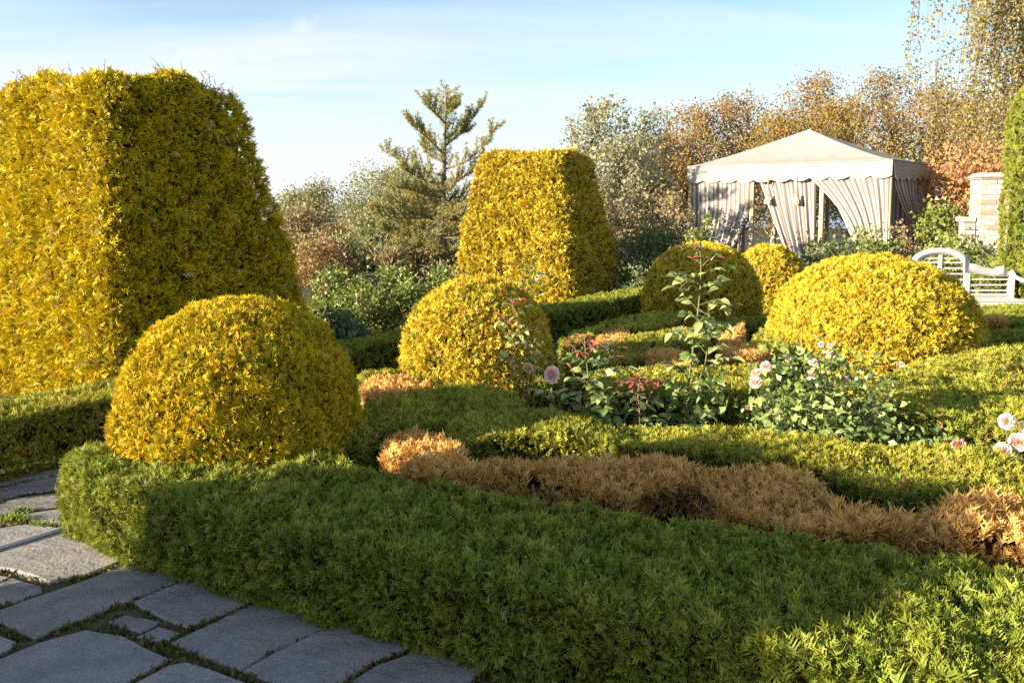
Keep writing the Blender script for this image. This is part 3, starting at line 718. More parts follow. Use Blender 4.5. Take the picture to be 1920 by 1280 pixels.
def build_tent():
    root = thing('garden_tent', (TL[0], TL[1], 0), 'cream canvas garden tent with striped curtains and scalloped valance among the shrubs', 'tent')
    root.rotation_euler = (0, 0, math.atan2(FD[1], FD[0]))
    # local axes: x along the front, y to the back
    W_, D_ = TW, TD
    cn = [(0, 0), (W_, 0), (W_, D_), (0, D_)]; apex = np.array([W_ / 2, D_ / 2])
    for k in range(4):
        a, b = np.array(cn[k]), np.array(cn[(k + 1) % 4]); V = []; Q = []; nu, nv = 14, 10
        for j in range(nv + 1):
            t = j / nv; zt = ZE + (ZP - ZE) * (t ** 1.18)
            for i in range(nu + 1):
                s = i / nu; p = (a + (b - a) * s) * (1 - t) + apex * t
                V.append((p[0], p[1], zt - 0.035 * math.sin(math.pi * s) * math.sin(math.pi * t)))
        for j in range(nv):
            for i in range(nu): o = j * (nu + 1) + i; Q.append((o, o + 1, o + nu + 2, o + nu + 1))
        link('roof_panel', np_mesh('roof_panel', V, Q, M['canvas'], smooth=True), root)
        # valance with a scalloped lower edge, slightly wind-blown
        V = []; Q = []; L = np.linalg.norm(b - a); ns = max(3, round(L / 0.42)); nu = ns * 10; nrm = np.array([(b - a)[1], -(b - a)[0]]) / L
        for i in range(nu + 1):
            s = i / nu; ph = (s * ns) % 1.0
            drop = (ZE - ZV) - 0.062 * (1 - abs(math.sin(math.pi * (s * ns)))) ** 1.2 + 0.02 * math.sin(5 * s + k)
            for j, f in enumerate((0, .33, .66, 1.0)):
                w = f * (0.018 + 0.020 * math.sin(2 * math.pi * s * ns * .5 + k) + 0.012 * math.sin(19 * s))
                p = a + (b - a) * s + nrm * (0.012 + w); V.append((p[0], p[1], ZE - drop * f))
        for i in range(nu):
            for j in range(3): o = i * 4 + j; Q.append((o, o + 1, o + 5, o + 4))
        link('valance', np_mesh('valance', V, Q, M['canvas'], smooth=True), root)
        # piping along the eave
        V, Q = tube([(p[0], p[1], ZE) for p in (a + nrm * .02, (a + b) / 2 + nrm * .02, b + nrm * .02)], 0.013, 6)
        link('eave_hem', np_mesh('eave_hem', V, Q, M['canvas'], smooth=True), root)
    def post(x, y, w=0.045):
        bm = bmesh.new(); box(bm, (x - w, y - w, 0), (x + w, y + w, ZE - .02), .008); link('post', bm_mesh('post', bm, M['post']), root)
    for x, y in ((0.06, .06), (W_ - .06, .06), (W_ - .06, D_ - .06), (.06, D_ - .06), (1.63, .07), (3.22, .07), (2.3, D_ - .06)): post(x, y)
    for (x0, y0, x1, y1) in ((.06, .06, W_ - .06, .06), (.06, D_ - .06, W_ - .06, D_ - .06), (.06, .06, .06, D_ - .06), (W_ - .06, .06, W_ - .06, D_ - .06)):
        bm = bmesh.new(); box(bm, (min(x0, x1) - .02 + (.05 if x0 != x1 else 0), min(y0, y1) - .02 + (.05 if y0 != y1 else 0), ZE - .09), (max(x0, x1) + .02 - (.05 if x0 != x1 else 0), max(y0, y1) + .02 - (.05 if y0 != y1 else 0), ZE - .05)); link('rail', bm_mesh('rail', bm, M['post']), root)
    def curtain(left, right, nst, ripple=.03, nf=9, off=(0, 0), z1=2.30, ny=26, nx=72):
        """left / right: edge curves f -> (x, y, z) from top (f=0) to hem (f=1); stripes follow the cloth"""
        V = []; Q = []; UV = []
        for j in range(ny + 1):
            f = j / ny; A = np.array(left(f)); B = np.array(right(f)); d = B - A; h = np.array([d[0], d[1]]); h = h / (np.linalg.norm(h) + 1e-9); nr = np.array([-h[1], h[0]])
            for i in range(nx + 1):
                s = i / nx; p = A + d * s
                rp = ripple * (0.35 + 0.8 * f) * (math.sin(2 * math.pi * nf * s + .8 * math.sin(3 * f)) + .4 * math.sin(2 * math.pi * nf * 1.7 * s + 2 * f))
                V.append((p[0] + nr[0] * rp, p[1] + nr[1] * rp, p[2])); UV.append((s * nst, f))
        for j in range(ny):
            for i in range(nx): o = j * (nx + 1) + i; Q.append((o, o + 1, o + nx + 2, o + nx + 1))
        link('curtain', np_mesh('curtain', V, Q, M['stripe'], smooth=True, uv=UV), root)
    zt = 2.42
    def line(x0, x1, zb, y=.0, bow=0.0, xk=1.0):
        return lambda f: (x0 + (x1 - x0) * f ** xk + bow * math.sin(math.pi * f), y, zt + (zb - zt) * f)
    # left front panel, tied back towards the middle post low down
    curtain(line(.02, .10, .25, .02), lambda f: (1.60 - .56 * max(0, (f - .35) / .65) ** 1.4, .02, zt + (.35 - zt) * f), 14, .03, 8)
    curtain(line(.34, 1.07, .35, .10), lambda f: (1.58 - .22 * f, .10, zt + (.3 - zt) * f), 9, .035, 6)
    # middle panel hangs slanting to the right
    curtain(line(1.69, 2.5, .45, .09, -.05, .9), lambda f: (3.06 + .07 * f, .09, zt + (.25 - zt) * f), 13, .04, 7)
    # right panel sweeps from the middle top to the right post; rounded free edge
    curtain(lambda f: (2.82 + 1.13 * math.sin(f * math.pi / 2) ** 1.0, .02, zt + (.75 - zt) * f ** .95), lambda f: (W_ - .03, .02, zt + (.40 - zt) * f), 14, .028, 7)
    curtain(lambda f: (3.15 + .73 * f, .12, zt + (.9 - zt) * f), lambda f: (W_ - .2, .12, zt + (.45 - zt) * f), 11, .03, 6)
    # right side: one curtain gathered to the back post, and the tail below the tie
    curtain(lambda f: (W_ - .02, .10 + 1.75 * f ** 1.5, zt + (1.16 - zt) * f), lambda f: (W_ - .02, D_ - .10 - .25 * f, zt + (1.30 - zt) * f), 19, .022, 9)
    curtain(lambda f: (W_ - .02, 1.86 + .4 * f, 1.16 - .75 * f), lambda f: (W_ - .02, D_ - .36 + .2 * f, 1.30 - .9 * f), 9, .03, 6)
    # left side and the back corner
    curtain(lambda f: (.02, .08, zt + (.25 - zt) * f), lambda f: (.02, D_ - .1, zt + (.25 - zt) * f), 20, .03, 9)
    curtain(lambda f: (3.3, D_ - .03, zt + (.3 - zt) * f), lambda f: (W_ - .1, D_ - .03, zt + (.3 - zt) * f), 12, .03, 7)
    return root
tent = build_tent()
def tassel(s, z, label):
    p = TL + FD * s + np.array([FD[1], -FD[0]]) * 0.06
    root = thing('tassel', (p[0], p[1], z), label, 'tassel', 'tassels hanging from the tent')
    V, Q = tube([(0, 0, .0), (0, 0, .42)], .008, 5); link('cord', np_mesh('cord', V, Q, M['rope']), root)
    bm = bmesh.new(); bmesh.ops.create_uvsphere(bm, u_segments=10, v_segments=7, radius=.04); link('knot', bm_mesh('knot', bm, M['rope'], True), root, loc=(0, 0, -.01))
    g = Geo()
    for k in range(22):
        a = k * 2.399; r0 = .018; r1 = .075 * math.sqrt(.3 + .7 * random.random())
        V, Q = tube([(r0 * math.cos(a), r0 * math.sin(a), -.03), (r1 * .8 * math.cos(a), r1 * .8 * math.sin(a), -.10), (r1 * math.cos(a), r1 * math.sin(a), -.20)], .009, 4); g.add(V, Q)
    link('fringe', g.mesh('fringe', M['rope']), root)
tassel(2.05, 1.90, 'left of the two cream tassels hanging under the tent valance')
tassel(2.70, 1.90, 'right of the two cream tassels hanging under the tent valance')

# ---- white bench with arched back
M['bench'] = plain_mat('weathered_white_paint', (0.46, 0.435, 0.41), (0.56, 0.535, 0.51), scale=5, rough=0.6, bump=.25, bscale=14, stretch=(.25, 1, 2))
def build_bench():
    root = thing('garden_bench', (5.74, 10.62, 0), 'weathered white garden bench with arched slatted back by the brick pillar', 'bench')
    hw = 0.97; zs = 0.44
    def b(name, lo, hi, bev=.006, M_=None): 
        bm = bmesh.new(); box(bm, lo, hi, bev, M_); return link(name, bm_mesh(name, bm, M['bench']), root)
    # seat
    for k in range(6): b('seat_slat', (-hw + .05, -.44 + k * .078, zs), (hw - .05, -.44 + k * .078 + .066, zs + .022))
    b('apron', (-hw + .071, -.455, zs - .115), (hw - .071, -.43, zs - .002)); b('rail', (-hw + .071, .02, zs - .08), (hw - .071, .05, zs - .002))
    for s in (-1, 1):
        x = s * hw
        b('leg', (x - .035, -.46, 0), (x + .035, -.39, .66)); b('leg', (x - .035, .0, 0), (x + .035, .075, .80))
        b('stretcher', (x - .02, -.388, .13), (x + .02, -.002, .19)); b('side_rail', (x - .022, -.388, zs - .08), (x + .022, -.002, zs - .003))
        # scrolled arm: a roll on top of the post
        g = Geo(); V, Q = tube([(x - .05, -.40, .70), (x + .05, -.40, .70)], .055, 12); g.add(V, Q)
        V, Q = tube([(x, -.40, .735), (x, -.22, .70), (x, -.05, .73), (x, .03, .80)], [.03, .028, .028, .03], 8); g.add(V, Q)
        link('armrest', g.mesh('armrest', M['bench'], True), root)
    def top_z(x):
        ax = abs(x)
        if ax < .375: return 0.90 + .215 * math.sqrt(max(0, 1 - (ax / .385) ** 2)) ** .9
        if ax < .44: return 0.905
        if ax < .80: return 0.905 - .085 * math.sin((ax - .44) / .36 * math.pi * .5 + .0) ** 1.2 + .05 * max(0, (ax - .66) / .14) ** 2
        if ax < .86: return 0.87
        return 0.80 + .05 * ((ax - .93) / .07) ** 2 if ax < .93 else .80
    def low_z(x):
        ax = abs(x)
        if ax < .325: return 0.845 + .185 * math.sqrt(max(0, 1 - (ax / .33) ** 2))
        if ax < .42: return .78
        return .78 - .05 * min(1, (ax - .42) / .3)
    # shaped top rail in one sawn board
    xs = np.unique(np.concatenate([np.linspace(-hw, hw, 140), [-.325, .325, -.326, .326, -.42, .42, -.421, .421]]))
    V = []; Q = []
    for x in xs:
        t = top_z(x); l = min(low_z(x), t - .055)
        for y in (.012, .052):
            V.append((x, y, l)); V.append((x, y, t))
    n = len(xs)
    for i in range(n - 1):
        o = i * 4; p = o + 4
        Q += [(o, p, p + 1, o + 1), (o + 2, o + 3, p + 3, p + 2), (o + 1, p + 1, p + 3, o + 3), (o, o + 2, p + 2, p)]
    Q += [(0, 1, 3, 2), (4 * n - 4, 4 * n - 2, 4 * n - 1, 4 * n - 3)]
    link('top_rail', np_mesh('top_rail', V, Q, M['bench']), root)
    for x in (-.37, .37): b('stile', (x - .04, .014, zs + .024), (x + .04, .050, .80))
    b('stile', (-.024, .010, zs + .024), (.024, .046, 1.03))
    for k, z in enumerate((.53, .605, .68, .755, .83, .905, .965)):
        if z < .72:
            b('back_slat', (.412, .024, z), (hw - .037, .042, z + .022), .003); b('back_slat', (-hw + .037, .024, z), (-.412, .042, z + .022), .003)
        e = .328 if z < .85 else .33 * math.sqrt(max(.01, 1 - ((z - .835) / .185) ** 2)) - .004
        b('back_slat', (.026, .022, z), (e, .040, z + .022), .003); b('back_slat', (-e, .022, z), (-.026, .040, z + .022), .003)
    b('bottom_rail', (-hw + .037, .016, zs + .0235), (-.412, .052, zs + .06)); b('bottom_rail', (.412, .016, zs + .0235), (hw - .037, .052, zs + .06)); b('bottom_rail', (-.328, .016, zs + .0235), (-.026, .052, zs + .06)); b('bottom_rail', (.026, .016, zs + .0235), (.328, .052, zs + .06))
build_bench()

# ---- brick pillar
def brick_mats():
    cs = [((.40, .33, .29), (.48, .42, .37)), ((.33, .23, .16), (.42, .31, .22)), ((.43, .39, .36), (.50, .46, .43)), ((.28, .23, .20), (.37, .32, .29))]
    return [plain_mat('whitewashed_brick', a, b, scale=16, rough=0.9, bump=.5, bscale=50) for a, b in cs]
BM_ = brick_mats()
def brick_mesh(L_, D_, H_):
    out = []
    for m in BM_:
        bm = bmesh.new(); box(bm, (-L_ / 2, -D_ / 2, 0), (L_ / 2, D_ / 2, H_), .004); out.append(bm_mesh('brick', bm, m))
    return out
M['mortar'] = plain_mat('pale_mortar', (.33, .295, .26), (.40, .365, .33), scale=20, rough=.95, bump=.5)
M['stone'] = plain_mat('weathered_cap_stone', (.36, .33, .29), (.50, .46, .41), scale=7, rough=.9, bump=.5)
def build_pillar():
    root = thing('brick_pillar', (7.40, 12.25, 0), 'whitewashed brick pillar with stone cap between the tent and the clipped column', 'pillar', rz=R(-14))
    Wd = .56; nC = 27; ch = .0765
    bm = bmesh.new(); box(bm, (-Wd / 2 + .008, -Wd / 2 + .008, 0), (Wd / 2 - .008, Wd / 2 - .008, nC * ch)); link('mortar_core', bm_mesh('mortar_core', bm, M['mortar']), root)
    ms = brick_mesh(.215, .10, .065); r = random.Random(3)
    for c in range(nC):
        z = c * ch + .006
        for f in range(4):
            ang = f * math.pi / 2; fl = c % 2
            for k in range(2):
                x = -Wd / 2 + .1085 + k * .2255 + (0.1035 if fl else 0); y = -Wd / 2 + .05
                px, py = x * math.cos(ang) - y * math.sin(ang), x * math.sin(ang) + y * math.cos(ang)
                link('brick', ms[r.choice((0, 0, 2, 2, 2, 1, 3))], root, loc=(px, py, z), rot=(0, 0, ang + r.uniform(-.008, .008)), scale=(1, r.uniform(.97, 1.05), 1))
    bm = bmesh.new(); box(bm, (-.30, -.30, nC * ch + .003), (.30, .30, nC * ch + .03), .008); link('cap_course', bm_mesh('cap_course', bm, M['mortar']), root)
    bm = bmesh.new(); vs = box(bm, (-.325, -.325, nC * ch + .031), (.325, .325, nC * ch + .07), .008)
    for v in bm.verts:
        if v.co.z > nC * ch + .06: v.co.x *= .82; v.co.y *= .82; v.co.z += .03
    link('cap_stone', bm_mesh('cap_stone', bm, M['stone']), root)
    # low wing wall with its coping on the left of the pillar
    bm = bmesh.new(); box(bm, (-.45, -.13, 0), (-Wd / 2 - .012, .13, 1.42)); link('wing_wall', bm_mesh('wing_wall', bm, M['mortar']), root)
    bm = bmesh.new(); box(bm, (-.49, -.17, 1.423), (-Wd / 2 - .014, .17, 1.50), .01); link('coping', bm_mesh('coping', bm, M['stone']), root)
    ws = brick_mesh(.155, .03, .065)
    for c in range(18):
        for k in range(1): link('brick', ws[r.choice((0, 2, 1, 3))], root, loc=(-.372, -.139, c * ch + .006))
build_pillar()

# ================================================================== SHRUBS AND TREES
M['shrub_grey'] = leaf_mat('grey_green_leaves', (0.110, 0.135, 0.045), (0.330, 0.350, 0.150), alt=(0.300, 0.230, 0.110), alt_amt=.7, alt_scale=1.2, transl=.25)
M['shrub_tan'] = leaf_mat('dry_tan_leaves', (0.170, 0.129, 0.061), (0.367, 0.286, 0.150), alt=(0.245, 0.245, 0.095), alt_amt=.6, alt_scale=1.0, transl=.3)
M['shrub_green'] = leaf_mat('mid_green_leaves', (0.076, 0.119, 0.025), (0.255, 0.315, 0.068), alt=(0.289, 0.272, 0.068), alt_amt=.6, alt_scale=1.8, transl=.3, rough=.45, spec=.4)
M['shrub_dark'] = leaf_mat('dark_green_leaves', (0.05, 0.08, 0.03), (0.18, 0.23, 0.08), alt=(0.22, 0.22, 0.09), alt_amt=.5, alt_scale=2.2, transl=.25, rough=.45, spec=.4)
M['orange'] = leaf_mat('orange_autumn_leaves', (0.272, 0.128, 0.048), (0.528, 0.288, 0.120), alt=(0.496, 0.336, 0.160), alt_amt=.6, alt_scale=2, transl=.35)
M['rust'] = leaf_mat('rust_autumn_leaves', (0.22, 0.12, 0.05), (0.42, 0.27, 0.12), alt=(0.32, 0.28, 0.11), alt_amt=.7, alt_scale=2, transl=.3)
M['birch'] = leaf_mat('autumn_birch_leaves', (0.17, 0.09, 0.028), (0.45, 0.27, 0.09), alt=(0.27, 0.24, 0.055), alt_amt=.75, alt_scale=.9, transl=.35, rough=.5, spec=.08)
M['birch_green'] = leaf_mat('olive_birch_leaves', (0.130, 0.120, 0.022), (0.420, 0.310, 0.070), alt=(0.400, 0.200, 0.060), alt_amt=.6, alt_scale=1.0, transl=.35, rough=.5, spec=.08)
M['weeping'] = leaf_mat('weeping_birch_leaves', (0.160, 0.150, 0.050), (0.420, 0.370, 0.140), alt=(0.360, 0.240, 0.110), alt_amt=.6, alt_scale=1.5, transl=.4, rough=.5, spec=.08)
M['silver'] = leaf_mat('silvery_willow_leaves', (0.150, 0.170, 0.090), (0.420, 0.430, 0.260), alt=(0.340, 0.270, 0.120), alt_amt=.5, alt_scale=1.2, transl=.3)
M['pine'] = leaf_mat('pine_needles', (0.100, 0.130, 0.050), (0.380, 0.380, 0.130), alt=(0.550, 0.420, 0.100), alt_amt=.55, alt_scale=2.2, transl=.2)
M['grass_tall'] = leaf_mat('tall_grass_blades', (0.14, 0.18, 0.08), (0.32, 0.36, 0.17), alt=(0.42, 0.35, 0.20), alt_amt=.5, alt_scale=1.5, transl=.3)
def bush(label, x, y, w, d, h, n, ls, mat, seed, name='shrub', cat='shrub', group=None, tmpl=LEAF3, clumps=26, z0=.0, spread=.16, stems=6, up=.4, stem_mat='bark', round_=2.2, twig=0):
    r = np.random.default_rng(seed); root = thing(name, (x, y, 0), label, cat, group)
    C_ = []
    while len(C_) < clumps:
        q = r.uniform(-1, 1, 3)
        if (abs(q[0]) ** round_ + abs(q[1]) ** round_ + max(0, q[2]) ** round_) < 1 and r.random() < .25 + .75 * np.abs(q).max(): C_.append(q)
    C_ = np.array(C_); cz = z0 + .42 * h
    C_ = np.column_stack([C_[:, 0] * w / 2 * .86, C_[:, 1] * d / 2 * .86, np.where(C_[:, 2] > 0, cz + C_[:, 2] * (h - cz) * .93, cz + C_[:, 2] * (cz - z0) * .95)])
    wt_ = r.uniform(.5, 1.5, clumps); k = r.choice(clumps, n, p=wt_ / wt_.sum())
    sg = spread * min(w, h) * r.uniform(.6, 1.25, clumps)
    P = C_[k] + r.normal(size=(n, 3)) * sg[k][:, None] * np.array([1, 1, .85]); P[:, 2] = np.abs(P[:, 2] - .02) + .02
    A = r.normal(size=(n, 3)) * .7 + unit(P - np.array([0, 0, cz * .6])) * .6 + np.array([0, 0, up])
    sh = r.normal(0, .14, clumps); rnd = np.clip(.5 + sh[k] + r.normal(0, .2, n), 0, .92)
    g = Geo()
    for i in range(stems + twig):
        e = C_[r.integers(0, clumps)]; b = np.array([r.normal(0, w * .05), r.normal(0, d * .05), 0]); e = e * (1.18 if i >= stems else 1)
        mid = (b + e) / 2 + r.normal(size=3) * .08 * h * np.array([1, 1, .3]); V, Q = tube([b, (b + mid) / 2 + r.normal(size=3) * .02, mid, (mid + e) / 2, e], np.array([.022, .018, .014, .010, .005]) * (.5 + h * .35), 5); g.add(V, Q)
    link('stems', g.mesh('stems', M[stem_mat]), root)
    fo = link('foliage', scatter(P, A, ls * (.6 + .8 * r.random(n)), tmpl, r, 'foliage', M[mat], rnd=rnd), root); fo['kind'] = 'stuff'
    return root
def pxbush(label, pxl, pxr, pyt, Y, d, n, ls, mat, seed, **kw):
    X0, X1 = (pxl - 960) / F * Y, (pxr - 960) / F * Y; h = aty((pxl + pxr) / 2, pyt, Y).z
    return bush(label, (X0 + X1) / 2, Y, X1 - X0, d, h, n, ls, mat, seed, **kw)
# left background, seen between the two golden blocks
G1 = 'wild shrubs behind the garden'
pxbush('olive shrub mostly hidden behind the left golden block', 400, 515, 398, 30, 4, 7000, .09, 'shrub_grey', 95, group=G1, clumps=50, spread=.12)
pxbush('tan shrub low behind the right edge of the left golden block', 430, 555, 425, 20, 2.5, 7000, .08, 'shrub_tan', 96, group=G1, clumps=50, spread=.12)
pxbush('far olive shrub on the skyline at the left of the row', 500, 640, 362, 48, 5, 8000, .12, 'shrub_grey', 90, group=G1, clumps=60, spread=.12)
pxbush('far dark olive shrub on the skyline behind the pine', 700, 880, 330, 44, 5, 9000, .12, 'shrub_green', 91, group=G1, clumps=60, spread=.12)
pxbush('wide dry shrub low behind the tall grass', 560, 760, 420, 22, 2.5, 9000, .075, 'shrub_tan', 92, group=G1, clumps=70, spread=.12)
pxbush('olive shrub filling the gap left of the centre block', 770, 900, 400, 24, 3, 9000, .08, 'birch_green', 93, group=G1, clumps=60, spread=.12)
pxbush('broad olive shrub behind the centre block', 1020, 1210, 330, 24, 3, 9000, .08, 'birch_green', 94, group=G1, clumps=60, spread=.12)
pxbush('large grey green shrub at the far left, its top against the sky', 525, 660, 345, 34, 4, 15000, .085, spread=.12, mat='shrub_grey', seed=101, group=G1, clumps=60, twig=40)
pxbush('tallest grey green shrub left of the pine', 640, 800, 312, 31, 4, 17000, .085, spread=.12, mat='shrub_grey', seed=102, group=G1, clumps=70, twig=40)
pxbush('brownish bare twigged shrub directly behind the pine crown', 730, 860, 322, 33, 3, 9000, .085, spread=.12, mat='shrub_tan', seed=103, group=G1, clumps=50, twig=60)
pxbush('dry tan shrub below the grey shrubs on the left', 500, 640, 395, 24, 3, 7000, .10, 'shrub_tan', 104, group=G1, clumps=60, twig=50)
pxbush('low rust red shrub beside the left golden block', 540, 660, 446, 17, 2, 5000, .075, 'rust', 105, group=G1, clumps=40)
pxbush('olive shrub with dry tops under the pine', 640, 770, 405, 21, 2.5, 6000, .09, 'shrub_grey', 106, group=G1, clumps=50, twig=30)
pxbush('yellowish shrub filling the space right under the pine', 740, 880, 420, 19.5, 2, 6000, .08, 'shrub_tan', 107, group=G1, clumps=50, twig=30)
def tall_grass(label, pxl, pxr, pyt, Y, n, seed, lean=.25, mat='grass_tall'):
    r = np.random.default_rng(seed); X = ((pxl + pxr) / 2 - 960) / F * Y; w = (pxr - pxl) / F * Y; h = aty(960, pyt, Y).z
    root = thing('ornamental_grass', (X, Y, 0), label, 'grass clump'); g = Geo()
    for i in range(n):
        bx, by = r.normal(0, w * .10), r.normal(0, w * .10); dx = r.normal(lean * .3, .32) * w; dy = r.normal(0, .25) * w; hh = h * r.uniform(.55, 1.0)
        pts = np.array([(bx + dx * t ** 2.0, by + dy * t ** 2.0, hh * (t - .28 * t ** 3) / .72) for t in np.linspace(0, 1, 6)])
        wd = np.array([.014, .017, .016, .013, .009, .002]) * 1.3; s = np.array([math.cos(i), math.sin(i), 0])
        V = np.concatenate([pts - s * wd[:, None], pts + s * wd[:, None]]); Q = [(k, k + 1, k + 7, k + 6) for k in range(5)]
        g.add(V, Q, tip=np.tile(np.linspace(0, 1, 6), 2), rnd=r.random())
    link('blades', g.mesh('blades', M[mat]), root)['kind'] = 'stuff'
tall_grass('dark drooping clump of tall grass left of the pine', 600, 670, 432, 18.5, 200, 111, .8)
tall_grass('pale dry clump of tall grass under the pine boughs', 700, 760, 455, 15.5, 200, 112, .3, 'shrub_tan')

# pine
def build_pine():
    Y = 17.0; base = aty(826, 532, Y); base.z = 0
    root = thing('pine_tree', base, 'young pine tree with upswept branches in front of the sky, left of the centre block', 'tree'); B0 = np.array(base)
    r = np.random.default_rng(77)
    tr = [aty(x, y, Y) for x, y in ((832, 420), (831, 360), (833, 300), (834, 250), (836, 210), (838, 178))]
    pts = [(0, 0, 0), tuple((np.array(tr[0]) - B0) * np.array([.8, 1, .5]))] + [tuple(np.array(p) - B0) for p in tr]
    V, Q = tube(pts, [.075, .068, .06, .052, .042, .032, .022, .012], 9)
    link('trunk', np_mesh('trunk', V, Q, M['bark'], smooth=True), root)
    BR = [((831, 330), (790, 318), (752, 302), (720, 284)), ((832, 290), (808, 265), (785, 245), (770, 232)), ((832, 318), (870, 305), (905, 278), (932, 240)), ((834, 262), (862, 240), (886, 222), (903, 196)),
          ((835, 232), (822, 218), (808, 205), (800, 194)), ((836, 215), (846, 208), (852, 202), (856, 196)), ((831, 340), (862, 336), (888, 322), (905, 306)), ((831, 345), (800, 340), (775, 328), (758, 318)),
          ((833, 275), (850, 262), (864, 250), (876, 246)), ((833, 300), (812, 296), (800, 286), (795, 276)), ((830, 385), (790, 388), (745, 380), (706, 372)), ((829, 400), (785, 410), (738, 408), (700, 398)),
          ((829, 415), (780, 432), (740, 438), (712, 432)), ((829, 395), (860, 388), (890, 380), (915, 368)), ((829, 425), (800, 440), (776, 452), (760, 450)), ((829, 370), (800, 366), (770, 355), (742, 350)),
          ((829, 410), (858, 412), (880, 408), (900, 400)), ((828, 440), (795, 458), (765, 470), (735, 470)), ((828, 445), (850, 446), (866, 442), (880, 436))]
    NP = []; NA = []
    def needles(p, d, k):
        NP.append(np.repeat(p[None], k, 0)); NA.append(d[None] * .75 + r.normal(size=(k, 3)) * .55)
    for b in BR:
        yo = r.uniform(-1, 1) * .9
        P = [np.array(aty(x, y, Y + yo * (i / 3) ** .8)) - B0 for i, (x, y) in enumerate(b)]
        P = np.array([np.array([np.interp(t, (0, 1, 2, 3), [q[c] for q in P]) for c in range(3)]) for t in np.linspace(0, 3, 15)])
        V, Q = tube(P, np.linspace(.024, .006, 15), 6); link('branch', np_mesh('branch', V, Q, M['bark'], smooth=True), root)
        g = Geo()
        for i in range(1, 15):
            d = unit(P[min(i + 1, 14)] - P[i - 1]); needles(P[i], d, 20)
            for s in range(2 if i > 4 else 1):
                if r.random() < .22: continue
                L = r.uniform(.16, .36) * (1.15 - .35 * i / 15); sd = unit(d * .5 + np.array([r.normal(0, .45), r.normal(0, .6), .95 + r.normal(0, .2)]))
                q = np.array([P[i] + sd * L * t + np.array([0, 0, .10 * L * t * t]) for t in np.linspace(0, 1, 5)])
                V, Q = tube(q, np.linspace(.009, .005, 5), 4); g.add(V, Q)
                for t in range(1, 5): needles(q[t], sd, 26)
        if g.n: link('shoots', g.mesh('shoots', M['bark']), root)['kind'] = 'stuff'
    for wz, k, L in ((.6, 5, 1.1), (1.0, 5, 1.25), (1.4, 5, 1.3), (1.8, 4, 1.1)):
        for i in range(k):
            a = i * 6.283 / k + r.uniform(-.3, .3) + wz; ll = L * r.uniform(.75, 1.1); b0 = np.array([0, 0, wz + r.uniform(-.1, .1)])
            P = np.array([b0 + np.array([math.cos(a) * ll * t, math.sin(a) * ll * t, ll * (.10 * t + .28 * t * t)]) + r.normal(size=3) * .02 for t in np.linspace(0, 1, 13)])
            V, Q = tube(P, np.linspace(.022, .006, 13), 6); link('branch', np_mesh('branch', V, Q, M['bark'], smooth=True), root); g = Geo()
            for j in range(2, 13):
                d = unit(P[min(j + 1, 12)] - P[j - 1]); needles(P[j], d, 16)
                for s in range(3):
                    sl = r.uniform(.14, .32); side = np.cross(d, [0, 0, 1.]) * (1 if s % 2 else -1); sd = unit(d * .6 + side * r.uniform(.1, .9) + np.array([0, 0, r.uniform(.3, 1.0)]))
                    q = np.array([P[j] + sd * sl * t for t in np.linspace(0, 1, 4)]); V, Q = tube(q, np.linspace(.008, .004, 4), 4); g.add(V, Q)
                    for t in range(1, 4): needles(q[t], sd, 11)
            link('shoots', g.mesh('shoots', M['bark']), root)['kind'] = 'stuff'
    for t in np.linspace(.55, 1, 10):
        i = t * (len(pts) - 1); p = np.array([np.interp(i, range(len(pts)), [q[c] for q in pts]) for c in range(3)]); needles(p, np.array([0, 0, 1.]), 40)
        for s in range(3):
            sd = unit(np.array([r.normal(0, .7), r.normal(0, .7), .9])); 
            for k in range(1, 5): needles(p + sd * .07 * k, sd, 22)
    P = np.concatenate(NP); A = np.concatenate(NA)
    link('needles', scatter(P + r.normal(size=P.shape) * .012, A, .062 + .03 * r.random(len(P)), NEEDLE3, r, 'needles', M['pine']), root)['kind'] = 'stuff'
build_pine()

